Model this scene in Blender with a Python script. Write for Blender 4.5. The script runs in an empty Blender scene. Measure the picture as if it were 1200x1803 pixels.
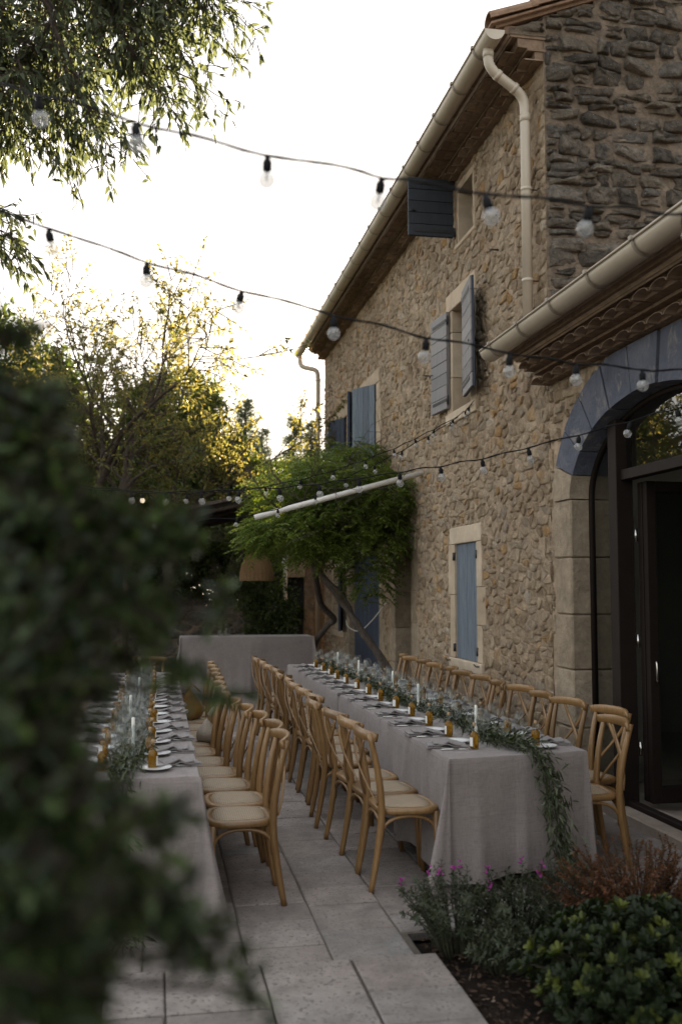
import bpy, math, random
import numpy as np
from mathutils import Vector, noise as mnoise
rad = math.radians
S = bpy.context.scene
C = S.collection

# ---------------------------------------------------------------- camera, sky, sun, exposure
CAM_H, YAW, LENS = 1.7, rad(10.34), 35.0
FPX = LENS / 36 * 1803
PITCH = math.atan(133.5 / FPX)
cam = bpy.data.cameras.new('camera')
cam.sensor_fit = 'VERTICAL'; cam.sensor_height = 36; cam.sensor_width = 24; cam.lens = LENS
cam.clip_start = 0.05; cam.clip_end = 2000
cam.dof.use_dof = True; cam.dof.focus_distance = 8.0; cam.dof.aperture_fstop = 1.9
camo = bpy.data.objects.new('camera', cam); C.objects.link(camo)
camo.location = (0, 0, CAM_H); camo.rotation_euler = (rad(90) + PITCH, 0, -YAW)
S.camera = camo

SUN_AZ, SUN_EL = rad(12.5), rad(8.5)          # azimuth measured from +Y towards +X
W = bpy.data.worlds.new('World'); S.world = W; W.use_nodes = True
nt = W.node_tree; nt.nodes.clear()
sky = nt.nodes.new('ShaderNodeTexSky'); sky.sky_type = 'NISHITA'; sky.sun_disc = False
sky.sun_elevation = SUN_EL; sky.sun_rotation = SUN_AZ
sky.air_density = 1.0; sky.dust_density = 1.2; sky.ozone_density = 1.0; sky.altitude = 100
hs = nt.nodes.new('ShaderNodeHueSaturation'); hs.inputs['Saturation'].default_value = 1.0
bg = nt.nodes.new('ShaderNodeBackground'); bg.inputs['Strength'].default_value = 0.12
wo = nt.nodes.new('ShaderNodeOutputWorld')
gm = nt.nodes.new('ShaderNodeGamma'); gm.inputs[1].default_value = 0.2
nt.links.new(sky.outputs[0], gm.inputs[0]); nt.links.new(gm.outputs[0], hs.inputs['Color']); wm = nt.nodes.new('ShaderNodeMix'); wm.data_type = 'RGBA'; wm.blend_type = 'MULTIPLY'; wm.inputs[0].default_value = 1; wm.inputs[7].default_value = (1.04, .99, .96, 1)
nt.links.new(hs.outputs[0], wm.inputs[6]); nt.links.new(wm.outputs[2], bg.inputs[0]); nt.links.new(bg.outputs[0], wo.inputs[0])

sl = bpy.data.lights.new('sun', 'SUN'); sl.energy = 5.0; sl.angle = rad(0.5); sl.color = (1.0, 0.77, 0.50)
so = bpy.data.objects.new('sun', sl); C.objects.link(so)
sd = Vector((math.sin(SUN_AZ) * math.cos(SUN_EL), math.cos(SUN_AZ) * math.cos(SUN_EL), math.sin(SUN_EL)))
so.rotation_euler = sd.to_track_quat('Z', 'Y').to_euler(); so.location = (10, 40, 20)

S.view_settings.view_transform = 'Standard'; S.view_settings.look = 'None'
S.view_settings.gamma = 1; S.view_settings.use_curve_mapping = False
S.view_settings.exposure = 3.4
S.render.engine = 'CYCLES'
S.cycles.use_denoising = True
S.cycles.max_bounces = 8; S.cycles.diffuse_bounces = 4; S.cycles.glossy_bounces = 4
S.cycles.transmission_bounces = 6; S.cycles.transparent_max_bounces = 24
S.cycles.caustics_reflective = False; S.cycles.caustics_refractive = False
S.cycles.sample_clamp_indirect = 6

# ---------------------------------------------------------------- helpers: geometry of the view, meshes, objects
sa, ca, sp, cp = math.sin(YAW), math.cos(YAW), math.sin(PITCH), math.cos(PITCH)
VF, VR, VU = (sa * cp, ca * cp, sp), (ca, -sa, 0), (-sa * sp, -ca * sp, cp)
def ray(x, y):
    u, v = (x - 600) / FPX, -(y - 901.5) / FPX
    return [VF[i] + u * VR[i] + v * VU[i] for i in range(3)]
def onX(x, y, X): r = ray(x, y); t = X / r[0]; return Vector((X, r[1] * t, CAM_H + r[2] * t))
def onY(x, y, Y): r = ray(x, y); t = Y / r[1]; return Vector((r[0] * t, Y, CAM_H + r[2] * t))
def onZ(x, y, Z): r = ray(x, y); t = (Z - CAM_H) / r[2]; return Vector((r[0] * t, r[1] * t, Z))
def proj(p):
    d = (p[0], p[1], p[2] - CAM_H); z = sum(d[i] * VF[i] for i in range(3))
    if z < .05: return (-9999, -9999, z)
    return (600 + FPX * sum(d[i] * VR[i] for i in range(3)) / z, 901.5 - FPX * sum(d[i] * VU[i] for i in range(3)) / z, z)

def rootloc(o):
    v = Vector((0, 0, 0))
    while o is not None: v += o.location; o = o.parent
    return v

class MB:
    def __init__(s): s.v = []; s.f = []; s.sm = []; s.rnd = []
    def add(s, vs, fs, smooth=False, rnd=.5):
        b = len(s.v); s.v += [tuple(q) for q in vs]; s.rnd += [rnd] * len(vs)
        s.f += [tuple(i + b for i in f) for f in fs]; s.sm += [smooth] * len(fs); return s
    def box(s, x0, x1, y0, y1, z0, z1, rnd=.5):
        return s.add([(x0,y0,z0),(x1,y0,z0),(x1,y1,z0),(x0,y1,z0),(x0,y0,z1),(x1,y0,z1),(x1,y1,z1),(x0,y1,z1)],
                     [(0,3,2,1),(4,5,6,7),(0,1,5,4),(1,2,6,5),(2,3,7,6),(3,0,4,7)], rnd=rnd)
    def bbox(s, x0, x1, y0, y1, z0, z1, b=.006, rnd=.5):          # box with chamfered edges
        vs = []; idx = {}
        for sx in (0, 1):
            for sy in (0, 1):
                for sz in (0, 1):
                    X, Y, Z = (x0, x1)[sx], (y0, y1)[sy], (z0, z1)[sz]
                    dx, dy, dz = (b, -b)[sx], (b, -b)[sy], (b, -b)[sz]
                    idx[sx, sy, sz] = len(vs)
                    vs += [(X, Y + dy, Z + dz), (X + dx, Y, Z + dz), (X + dx, Y + dy, Z)]
        I = lambda a, b_, c, k: idx[a, b_, c] + k
        fs = []
        for a in (0, 1):
            q = [I(a,0,0,0), I(a,1,0,0), I(a,1,1,0), I(a,0,1,0)]; fs.append(tuple(q if a else q[::-1]))
            q = [I(0,a,0,1), I(1,a,0,1), I(1,a,1,1), I(0,a,1,1)]; fs.append(tuple(q[::-1] if a else q))
            q = [I(0,0,a,2), I(1,0,a,2), I(1,1,a,2), I(0,1,a,2)]; fs.append(tuple(q if a else q[::-1]))
        for a in (0, 1):
            for b_ in (0, 1):
                fs.append((I(a,b_,0,0), I(a,b_,1,0), I(a,b_,1,1), I(a,b_,0,1)))
                fs.append((I(a,0,b_,0), I(a,1,b_,0), I(a,1,b_,2), I(a,0,b_,2)))
                fs.append((I(0,a,b_,1), I(1,a,b_,1), I(1,a,b_,2), I(0,a,b_,2)))
                for c in (0, 1): fs.append((I(a,b_,c,0), I(a,b_,c,1), I(a,b_,c,2)))
        return s.add(vs, fs, rnd=rnd)
    def tube(s, pts, r, n=8, cap=True, smooth=True, rnd=.5):
        pts = [Vector(p) for p in pts]; m = len(pts)
        rr = list(r) if hasattr(r, '__len__') else [r] * m
        vs = []; fs = []; up = None
        for i, p in enumerate(pts):
            t = (pts[min(i + 1, m - 1)] - pts[max(i - 1, 0)]).normalized()
            if up is None: up = Vector((0, 0, 1)) if abs(t.z) < .9 else Vector((1, 0, 0))
            a = t.cross(up)
            if a.length < 1e-6: a = t.orthogonal()
            a.normalize(); b = a.cross(t).normalized(); up = b
            for k in range(n):
                w = 2 * math.pi * k / n
                vs.append(p + (a * math.cos(w) + b * math.sin(w)) * rr[i])
        for i in range(m - 1):
            for k in range(n):
                fs.append((i*n+k, i*n+(k+1) % n, (i+1)*n+(k+1) % n, (i+1)*n+k))
        if cap: fs += [tuple(range(n))[::-1], tuple(range((m-1)*n, m*n))]
        return s.add(vs, fs, smooth, rnd)
    def strip(s, pts, ups, w, t, rnd=.5, smooth=True):            # rectangular section bar along a path; ups = width direction
        pts = [Vector(p) for p in pts]; m = len(pts); vs = []; fs = []
        for i, p in enumerate(pts):
            tg = (pts[min(i+1, m-1)] - pts[max(i-1, 0)]).normalized()
            u = Vector(ups[i] if isinstance(ups, list) else ups); u = (u - tg * u.dot(tg)).normalized(); nrm = tg.cross(u)
            ww = w[i] if hasattr(w, '__len__') else w
            c = .3
            for (a, b) in ((-1, -1 + c), (-1 + c * t / ww, -1), (1 - c * t / ww, -1), (1, -1 + c), (1, 1 - c), (1 - c * t / ww, 1), (-1 + c * t / ww, 1), (-1, 1 - c)):
                vs.append(p + u * (a * ww / 2) + nrm * (b * t / 2))
        n = 8
        for i in range(m - 1):
            for k in range(n): fs.append((i*n+k, i*n+(k+1) % n, (i+1)*n+(k+1) % n, (i+1)*n+k))
        fs += [tuple(range(n))[::-1], tuple(range((m-1)*n, m*n))]
        return s.add(vs, fs, smooth, rnd)
    def lathe(s, prof, n=12, c=(0, 0, 0), smooth=True, rnd=.5):
        vs = []; fs = []; m = len(prof)
        for (r, z) in prof:
            for k in range(n):
                w = 2 * math.pi * k / n; vs.append((c[0] + r * math.cos(w), c[1] + r * math.sin(w), c[2] + z))
        for i in range(m - 1):
            for k in range(n): fs.append((i*n+k, i*n+(k+1) % n, (i+1)*n+(k+1) % n, (i+1)*n+k))
        return s.add(vs, fs, smooth, rnd)
    def grid(s, P, smooth=True, rnd=.5, mask=None):                # P[i][j] points
        a, b = len(P), len(P[0]); vs = [q for row in P for q in row]; fs = []
        for i in range(a - 1):
            for j in range(b - 1):
                if mask is None or mask(i, j): fs.append((i*b+j, i*b+j+1, (i+1)*b+j+1, (i+1)*b+j))
        return s.add(vs, fs, smooth, rnd)
    def build(s, name, mat, parent=None, attr=False, world=True):
        off = rootloc(parent) if (parent is not None and world) else Vector((0, 0, 0))
        me = bpy.data.meshes.new(name)
        me.from_pydata([(x - off.x, y - off.y, z - off.z) for x, y, z in s.v], [], s.f)
        me.polygons.foreach_set('use_smooth', s.sm)
        if attr:
            at = me.attributes.new('rnd', 'FLOAT', 'POINT'); at.data.foreach_set('value', s.rnd)
        me.materials.append(mat); me.update()
        o = bpy.data.objects.new(name, me); C.objects.link(o)
        if parent is not None: o.parent = parent
        return o

def tag(o, label=None, cat=None, group=None, kind=None):
    if label: o['label'] = label
    if cat: o['category'] = cat
    if group: o['group'] = group
    if kind: o['kind'] = kind
    return o
def thing(name, label, cat, loc=(0, 0, 0), rz=0, group=None, kind=None):
    o = bpy.data.objects.new(name, None); C.objects.link(o); o.location = loc; o.rotation_euler.z = rz
    o.empty_display_size = .1
    return tag(o, label, cat, group, kind)
def dup(root, loc, rz=0, label=None, group=None, scale=None):
    r = root.copy(); C.objects.link(r); r.location = loc; r.rotation_euler = (0, 0, rz)
    if scale: r.scale = scale
    if label: r['label'] = label
    if group: r['group'] = group
    for ch in list(root.children):
        c = ch.copy(); C.objects.link(c); c.parent = r
        for g in list(ch.children):
            d = g.copy(); C.objects.link(d); d.parent = c
    return r
def npmesh(name, verts, faces_flat, loop_n, mat, parent=None, rnd=None, smooth=False):
    off = rootloc(parent) if parent is not None else Vector((0, 0, 0))
    me = bpy.data.meshes.new(name); V = np.asarray(verts, np.float32) - np.array(off, np.float32)
    me.vertices.add(len(V)); me.vertices.foreach_set('co', V.ravel())
    nf = len(faces_flat) // loop_n
    me.loops.add(len(faces_flat)); me.loops.foreach_set('vertex_index', np.asarray(faces_flat, np.int32))
    me.polygons.add(nf); me.polygons.foreach_set('loop_start', np.arange(nf, dtype=np.int32) * loop_n)
    if smooth: me.polygons.foreach_set('use_smooth', np.ones(nf, bool))
    if rnd is not None:
        at = me.attributes.new('rnd', 'FLOAT', 'POINT'); at.data.foreach_set('value', np.asarray(rnd, np.float32))
    me.materials.append(mat); me.update(calc_edges=True); me.validate()
    o = bpy.data.objects.new(name, me); C.objects.link(o)
    if parent is not None: o.parent = parent
    return o

def nrmz(a): return a / np.maximum(np.linalg.norm(a, axis=1, keepdims=True), 1e-9)
def leaf_mesh(name, pos, dirs, ups, L, Wd, mat, parent, rng, fold=.25, droop=.15, wide=.4, rnd=None):
    """pointed oval blades folded along the midrib: two quads each"""
    pos = np.asarray(pos, float); d = nrmz(np.asarray(dirs, float)); u = np.asarray(ups, float)
    n = len(pos); L = np.broadcast_to(np.asarray(L, float), (n,))[:, None]; Wd = np.broadcast_to(np.asarray(Wd, float), (n,))[:, None]
    side = nrmz(np.cross(d, u)); u = np.cross(side, d)
    def pt(t, w, h): return pos + d * (L * t) + side * (Wd * w) + u * (Wd * h) - np.array([0, 0, 1.]) * (L * droop * t * t)
    V = np.stack([pt(0, 0, 0), pt(wide * .75, -.46, fold), pt(min(wide * 1.75, .85), -.36, fold), pt(1, 0, 0), pt(min(wide * 1.75, .85), .36, fold), pt(wide * .75, .46, fold)], 1).reshape(-1, 3)
    b = np.arange(n)[:, None] * 6
    F = np.concatenate([b + np.array([[0, 3, 2, 1]]), b + np.array([[0, 5, 4, 3]])], 1).ravel()
    if rnd is None: rnd = rng.random(n)
    return npmesh(name, V, F, 4, mat, parent, np.repeat(rnd, 6), smooth=False)

# ---------------------------------------------------------------- materials
def nodes_of(name):
    m = bpy.data.materials.new(name); m.use_nodes = True
    t = m.node_tree; b = t.nodes['Principled BSDF']
    return m, t, b
def ramp(t, stops):
    r = t.nodes.new('ShaderNodeValToRGB'); e = r.color_ramp.elements
    while len(e) < len(stops): e.new(.5)
    for k, (p, c) in enumerate(stops):
        e[k].position = p; e[k].color = (*c, 1) if len(c) == 3 else c
    return r
def coord(t, scale=(1, 1, 1), kind='Object', rot=(0, 0, 0)):
    tc = t.nodes.new('ShaderNodeTexCoord'); mp = t.nodes.new('ShaderNodeMapping')
    mp.inputs['Scale'].default_value = scale; mp.inputs['Rotation'].default_value = rot
    t.links.new(tc.outputs[kind], mp.inputs[0]); return mp.outputs[0]
def noise_n(t, vec, scale, detail=5, rough=.6, dist=0):
    n = t.nodes.new('ShaderNodeTexNoise'); n.inputs['Scale'].default_value = scale; n.inputs['Detail'].default_value = detail
    n.inputs['Roughness'].default_value = rough; n.inputs['Distortion'].default_value = dist
    if vec is not None: t.links.new(vec, n.inputs['Vector'])
    return n.outputs['Fac']
def mixc(t, fac, a, b, mode='MIX'):
    m = t.nodes.new('ShaderNodeMix'); m.data_type = 'RGBA'; m.blend_type = mode
    for s_, v in ((m.inputs[0], fac), (m.inputs[6], a), (m.inputs[7], b)):
        if hasattr(v, 'is_linked') or hasattr(v, 'links'): t.links.new(v, s_)
        else: s_.default_value = v if not isinstance(v, tuple) else (*v, 1)[:4]
    return m.outputs[2]
def math_n(t, op, a, b):
    m = t.nodes.new('ShaderNodeMath'); m.operation = op
    for s_, v in ((m.inputs[0], a), (m.inputs[1], b)):
        if hasattr(v, 'links'): t.links.new(v, s_)
        else: s_.default_value = v
    return m.outputs[0]
def bump(t, h, strength, dist=.02, prev=None):
    b = t.nodes.new('ShaderNodeBump'); b.inputs['Strength'].default_value = strength; b.inputs['Distance'].default_value = dist
    t.links.new(h, b.inputs['Height'])
    if prev is not None: t.links.new(prev, b.inputs['Normal'])
    return b.outputs[0]
def attr_rnd(t):
    a = t.nodes.new('ShaderNodeAttribute'); a.attribute_name = 'rnd'; return a.outputs['Fac']

def simple(name, col, rough=.6, var=.25, vscale=6, bstr=0, bscale=60, metal=0, stretch=(1, 1, 1), spec=.5, bdist=.01):
    m, t, b = nodes_of(name); v = coord(t, stretch)
    n = noise_n(t, v, vscale, 6, .6)
    r = ramp(t, [(.25, tuple(c * (1 - var) for c in col)), (.75, tuple(min(c * (1 + var), .95) for c in col))])
    t.links.new(n, r.inputs[0]); t.links.new(r.outputs[0], b.inputs['Base Color'])
    b.inputs['Roughness'].default_value = rough; b.inputs['Metallic'].default_value = metal
    b.inputs['Specular IOR Level'].default_value = spec
    if bstr: t.links.new(bump(t, noise_n(t, v, bscale, 6, .65), bstr, bdist), b.inputs['Normal'])
    return m

def stone_mat(name, stops, mott=.45, bstr=.7, bdist=.012, scale=9, specks=None, dark=None, fine=55):
    m, t, b = nodes_of(name); v = coord(t)
    r = ramp(t, stops); t.links.new(attr_rnd(t), r.inputs[0])
    n1 = noise_n(t, v, scale, 8, .68, .4)
    r1 = ramp(t, [(.28, (1 - mott,) * 3), (.72, (1 + mott * .5,) * 3)]); t.links.new(n1, r1.inputs[0])
    c = mixc(t, 1.0, r.outputs[0], r1.outputs[0], 'MULTIPLY')
    rw = ramp(t, [(.3, (.78, .75, .72)), (.55, (1, 1, 1)), (.75, (1.12, 1.12, 1.1))]); t.links.new(noise_n(t, v, .7, 5, .65, .6), rw.inputs[0])
    c = mixc(t, 1.0, c, rw.outputs[0], 'MULTIPLY')
    if dark:
        n3 = noise_n(t, v, dark[0], 6, .7, .6); r3 = ramp(t, [(dark[1], (0, 0, 0)), (dark[1] + .12, (1, 1, 1))]); t.links.new(n3, r3.inputs[0])
        c = mixc(t, r3.outputs[0], c, dark[2])
    if specks:
        n2 = noise_n(t, v, specks[0], 3, .5); r2 = ramp(t, [(specks[1], (0, 0, 0)), (specks[1] + .04, (1, 1, 1))]); t.links.new(n2, r2.inputs[0])
        c = mixc(t, r2.outputs[0], c, specks[2])
    t.links.new(c, b.inputs['Base Color']); b.inputs['Roughness'].default_value = .95; b.inputs['Specular IOR Level'].default_value = .2
    h = bump(t, noise_n(t, v, scale * 1.6, 8, .7), min(bstr, 1), bdist * 3.2)
    t.links.new(bump(t, noise_n(t, v, fine, 5, .75), min(bstr, 1), bdist * 1.1, h), b.inputs['Normal'])
    return m

M = {}
M['facade_stone'] = stone_mat('facade_stone', [(0, (.36, .27, .18)), (.25, (.46, .355, .245)), (.5, (.54, .42, .295)), (.68, (.43, .35, .265)), (.84, (.58, .46, .33)), (.93, (.48, .30, .14)), (1, (.62, .53, .42))], .5, 1.0, .014, 12, fine=42)
M['mortar'] = stone_mat('mortar', [(0, (.49, .375, .27)), (1, (.49, .375, .27))], .40, 1.0, .014, 8, fine=38)
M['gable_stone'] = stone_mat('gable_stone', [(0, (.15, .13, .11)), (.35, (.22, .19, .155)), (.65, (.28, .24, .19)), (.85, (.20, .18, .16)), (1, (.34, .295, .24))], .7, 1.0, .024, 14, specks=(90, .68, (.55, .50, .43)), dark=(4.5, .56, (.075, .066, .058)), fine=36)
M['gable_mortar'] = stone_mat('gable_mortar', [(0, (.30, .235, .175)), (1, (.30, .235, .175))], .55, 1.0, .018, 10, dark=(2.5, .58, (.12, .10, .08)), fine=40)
M['dressed'] = stone_mat('dressed_stone', [(0, (.46, .37, .27)), (.5, (.53, .43, .32)), (1, (.58, .485, .37))], .22, .5, .006, 5, fine=90, dark=(38, .66, (.30, .24, .17)))
M['jamb_stone'] = stone_mat('jamb_stone', [(0, (.33, .265, .19)), (.5, (.39, .315, .23)), (1, (.45, .37, .275))], .4, .9, .012, 8, fine=45, dark=(22, .60, (.22, .17, .12)))
def blue_paint_mat():
    m, t, b = nodes_of('blue_limewash'); v = coord(t)
    n = noise_n(t, v, 3.0, 8, .7, .5); r = ramp(t, [(.3, (.066, .073, .102)), (.5, (.10, .112, .152)), (.72, (.15, .158, .19))]); t.links.new(n, r.inputs[0])
    v2 = coord(t, (1, 1.2, .8)); n2 = noise_n(t, v2, 5, 9, .72, .5); r2 = ramp(t, [(.56, (0, 0, 0)), (.70, (.75, .75, .75))]); t.links.new(n2, r2.inputs[0])
    c = mixc(t, r2.outputs[0], r.outputs[0], (.36, .32, .27)); t.links.new(c, b.inputs['Base Color'])
    b.inputs['Roughness'].default_value = .9
    t.links.new(bump(t, noise_n(t, v, 18, 8, .7), .9, .03), b.inputs['Normal']); return m
M['blue_lime'] = blue_paint_mat()
def shutter_mat(name, c0, c1, c2, wear=(.42, .38, .33), wlim=.68):
    m, t, b = nodes_of(name); v = coord(t, (14, 14, 1.1))
    n = noise_n(t, v, 3.2, 9, .7, .3); r = ramp(t, [(.28, c0), (.5, c1), (.75, c2)]); t.links.new(n, r.inputs[0])
    n2 = noise_n(t, v, 6, 9, .8, .8); r2 = ramp(t, [(wlim, (0, 0, 0)), (wlim + .07, (1, 1, 1))]); t.links.new(n2, r2.inputs[0])
    hv = t.nodes.new('ShaderNodeObjectInfo')
    rr = ramp(t, [(0, (.78, .78, .8)), (1, (1.15, 1.15, 1.15))]); t.links.new(hv.outputs['Random'], rr.inputs[0])
    c = mixc(t, 1.0, mixc(t, r2.outputs[0], r.outputs[0], wear), rr.outputs[0], 'MULTIPLY')
    t.links.new(c, b.inputs['Base Color']); b.inputs['Roughness'].default_value = .75
    t.links.new(bump(t, n2, .5, .004), b.inputs['Normal']); return m
M['blue_board'] = shutter_mat('weathered_blue_paint', (.068, .083, .11), (.12, .15, .185), (.20, .235, .265), (.34, .32, .29), .62)
M['navy_board'] = shutter_mat('dark_blue_paint', (.022, .032, .055), (.038, .052, .085), (.06, .08, .115), (.12, .11, .11), .75)
M['grey_board'] = shutter_mat('pale_grey_paint', (.17, .165, .17), (.235, .225, .225), (.30, .285, .28), (.14, .13, .125), .72)
M['near_black_board'] = shutter_mat('near_black_paint', (.015, .019, .026), (.024, .030, .040), (.036, .044, .056), (.09, .08, .075), .76)
M['iron'] = simple('black_iron', (.02, .02, .022), .55, .3, 30, .2)
M['gutter'] = simple('beige_gutter', (.46, .40, .32), .38, .10, 3, .05, 40)
M['bracket'] = simple('bracket_metal', (.27, .23, .18), .5, .15, 8)
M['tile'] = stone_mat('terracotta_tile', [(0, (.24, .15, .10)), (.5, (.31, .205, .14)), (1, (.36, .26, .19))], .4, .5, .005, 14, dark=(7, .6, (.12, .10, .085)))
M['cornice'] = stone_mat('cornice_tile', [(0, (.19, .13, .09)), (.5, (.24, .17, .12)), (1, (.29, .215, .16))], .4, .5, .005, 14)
M['frame'] = simple('brown_steel', (.016, .011, .009), .6, .2, 8, spec=.15)
M['white_metal'] = simple('white_metal', (.62, .60, .56), .5, .15, 12, .1)
M['pave_joint'] = stone_mat('paving_joint', [(0, (.155, .135, .115)), (1, (.155, .135, .115))], .35, .8, .006, 14)
M['paver'] = stone_mat('limestone_paver', [(0, (.20, .175, .16)), (.3, (.275, .24, .22)), (.6, (.33, .286, .262)), (.8, (.275, .256, .24)), (1, (.385, .33, .30))], .38, .8, .006, 5, specks=(52, .585, (.17, .152, .14)), fine=60)
M['step'] = stone_mat('threshold_stone', [(0, (.34, .28, .235)), (1, (.34, .28, .235))], .3, .6, .006, 6)
M['soil'] = stone_mat('bed_soil', [(0, (.035, .025, .018)), (1, (.035, .025, .018))], .5, 1.0, .02, 18)
M['mulch'] = stone_mat('bark_mulch', [(0, (.03, .02, .014)), (.5, (.07, .043, .028)), (.9, (.12, .075, .05)), (1, (.22, .16, .12))], .4, .6, .005, 30)
M['plaster'] = simple('interior_plaster', (.42, .39, .34), .9, .1, 3, .2)
M['dark_wood'] = simple('dark_furniture_wood', (.035, .018, .011), .45, .4, 4, .2, 30, stretch=(8, 8, 1))
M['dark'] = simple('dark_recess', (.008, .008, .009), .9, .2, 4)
M['ground'] = stone_mat('dry_ground', [(0, (.10, .10, .055)), (1, (.10, .10, .055))], .5, .8, .03, 2)
M['reed'] = simple('reed_roof', (.035, .026, .02), .95, .5, 10, .8, 40, stretch=(1, 12, 12), bdist=.02)
M['bark'] = stone_mat('tree_bark', [(0, (.09, .07, .055)), (1, (.14, .11, .085))], .5, 1.0, .02, 22)
M['vine_bark'] = stone_mat('vine_bark', [(0, (.14, .115, .095)), (1, (.19, .16, .135))], .5, 1.0, .02, 30)
M['wicker'] = simple('woven_wicker', (.27, .165, .075), .7, .4, 60, .6, 120)
M['ceramic'] = simple('white_ceramic', (.70, .70, .69), .18, .03, 5)
M['steel'] = simple('cutlery_steel', (.55, .54, .52), .22, .1, 20, metal=1)
M['wax'] = simple('candle_wax', (.72, .70, .64), .45, .05, 10)
M['cork'] = simple('cork', (.38, .26, .15), .9, .3, 80)
M['paper'] = simple('paper_label', (.74, .73, .70), .8, .04, 20)
M['cable'] = simple('black_rubber', (.006, .006, .007), .8, .2, 30, spec=.2)
M['black_box'] = simple('black_panel', (.006, .006, .007), .6, .2, 20)

def fabric(name, col, crease=True):
    m, t, b = nodes_of(name); v = coord(t)
    n = noise_n(t, v, 2.5, 5, .6); r = ramp(t, [(.3, tuple(c * .9 for c in col)), (.7, tuple(c * 1.08 for c in col))]); t.links.new(n, r.inputs[0])
    vv = coord(t, (1, 1, 1)); f1 = noise_n(t, coord(t, (260, 260, 18)), 1, 3, .6); f2 = noise_n(t, coord(t, (18, 18, 260)), 1, 3, .6)
    wv = math_n(t, 'ADD', f1, f2)
    rr = ramp(t, [(.75, (.84,) * 3), (1.25, (1.1,) * 3)]); t.links.new(math_n(t, 'MULTIPLY', wv, .95), rr.inputs[0])
    c = mixc(t, 1.0, r.outputs[0], rr.outputs[0], 'MULTIPLY')
    t.links.new(c, b.inputs['Base Color']); b.inputs['Roughness'].default_value = .95; b.inputs['Specular IOR Level'].default_value = .15
    b.inputs['Sheen Weight'].default_value = .15
    h = bump(t, noise_n(t, v, 7, 4, .55), .5, .02)
    if crease:
        sx = t.nodes.new('ShaderNodeSeparateXYZ'); t.links.new(v, sx.inputs[0]); acc = None
        for ch_, per in ((0, .31), (1, .44), (2, .29)):
            f_ = math_n(t, 'FRACT', math_n(t, 'DIVIDE', sx.outputs[ch_], per), 0); d_ = math_n(t, 'ABSOLUTE', math_n(t, 'SUBTRACT', f_, .5), 0)
            l_ = math_n(t, 'MAXIMUM', math_n(t, 'SUBTRACT', 1.0, math_n(t, 'MULTIPLY', d_, 36)), 0); acc = l_ if acc is None else math_n(t, 'ADD', acc, l_)
        h = bump(t, acc, .3, .003, h)
    t.links.new(bump(t, wv, .25, .002, h), b.inputs['Normal']); return m
M['linen'] = fabric('taupe_linen', (.215, .187, .177))
M['napkin'] = fabric('napkin_linen', (.20, .18, .178))
M['sack'] = fabric('pale_net_cloth', (.30, .255, .205))
M['shawl'] = fabric('ochre_cloth', (.20, .11, .025))

def wood(name, c0, c1):
    m, t, b = nodes_of(name); v = coord(t, (9, 9, 1.2))
    n = noise_n(t, v, 7, 8, .65, 1.2); r = ramp(t, [(.25, c0), (.7, c1)]); t.links.new(n, r.inputs[0])
    oi = t.nodes.new('ShaderNodeObjectInfo'); rr = ramp(t, [(0, (.74, .72, .68)), (1, (1.14, 1.14, 1.14))]); t.links.new(oi.outputs['Random'], rr.inputs[0])
    t.links.new(mixc(t, 1.0, r.outputs[0], rr.outputs[0], 'MULTIPLY'), b.inputs['Base Color'])
    b.inputs['Roughness'].default_value = .38; b.inputs['Coat Weight'].default_value = .15; b.inputs['Coat Roughness'].default_value = .25
    t.links.new(bump(t, n, .12, .003), b.inputs['Normal']); return m
M['oak'] = wood('honey_oak', (.155, .082, .028), (.265, .154, .062))
def rattan():
    m, t, b = nodes_of('rattan_cane'); v = coord(t)
    w1 = t.nodes.new('ShaderNodeTexWave'); w1.bands_direction = 'X'; w1.inputs['Scale'].default_value = 42; w1.inputs['Distortion'].default_value = .6
    w2 = t.nodes.new('ShaderNodeTexWave'); w2.bands_direction = 'Y'; w2.inputs['Scale'].default_value = 26; w2.inputs['Distortion'].default_value = .6
    t.links.new(v, w1.inputs[0]); t.links.new(v, w2.inputs[0])
    f = math_n(t, 'MULTIPLY', w1.outputs['Fac'], w2.outputs['Fac'])
    r = ramp(t, [(.0, (.24, .18, .115)), (.45, (.36, .285, .195)), (1, (.46, .38, .275))]); t.links.new(f, r.inputs[0])
    t.links.new(r.outputs[0], b.inputs['Base Color']); b.inputs['Roughness'].default_value = .6
    t.links.new(bump(t, f, .5, .003), b.inputs['Normal']); return m
M['rattan'] = rattan()

def glass(name, tint=(1, 1, 1), rough=0.0, base=.04, edge=.6, power=4.0):
    m, t, b = nodes_of(name); t.nodes.remove(b); out = t.nodes['Material Output']
    tr = t.nodes.new('ShaderNodeBsdfTransparent'); tr.inputs[0].default_value = (*tint, 1)
    gl = t.nodes.new('ShaderNodeBsdfGlossy'); gl.inputs['Roughness'].default_value = rough
    lw_ = t.nodes.new('ShaderNodeLayerWeight'); lw_.inputs[0].default_value = .5
    f = math_n(t, 'ADD', math_n(t, 'MULTIPLY', math_n(t, 'POWER', lw_.outputs['Facing'], power), edge), base)
    mx = t.nodes.new('ShaderNodeMixShader'); t.links.new(f, mx.inputs[0])
    t.links.new(tr.outputs[0], mx.inputs[1]); t.links.new(gl.outputs[0], mx.inputs[2]); t.links.new(mx.outputs[0], out.inputs[0])
    return m
M['pane'] = glass('window_glass', (.60, .65, .63), 0, .12, 1.1, 3.5)
M['glass'] = glass('clear_table_glass', (.96, .97, .97), .0, .022, .40, 3.2)
M['bulb'] = glass('sky_hazed_bulb_glass', (.82, .825, .82), .05, .10, .4, 2.5)
t = M['bulb'].node_tree; out_ = t.nodes['Material Output']; src = out_.inputs[0].links[0].from_socket
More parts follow.
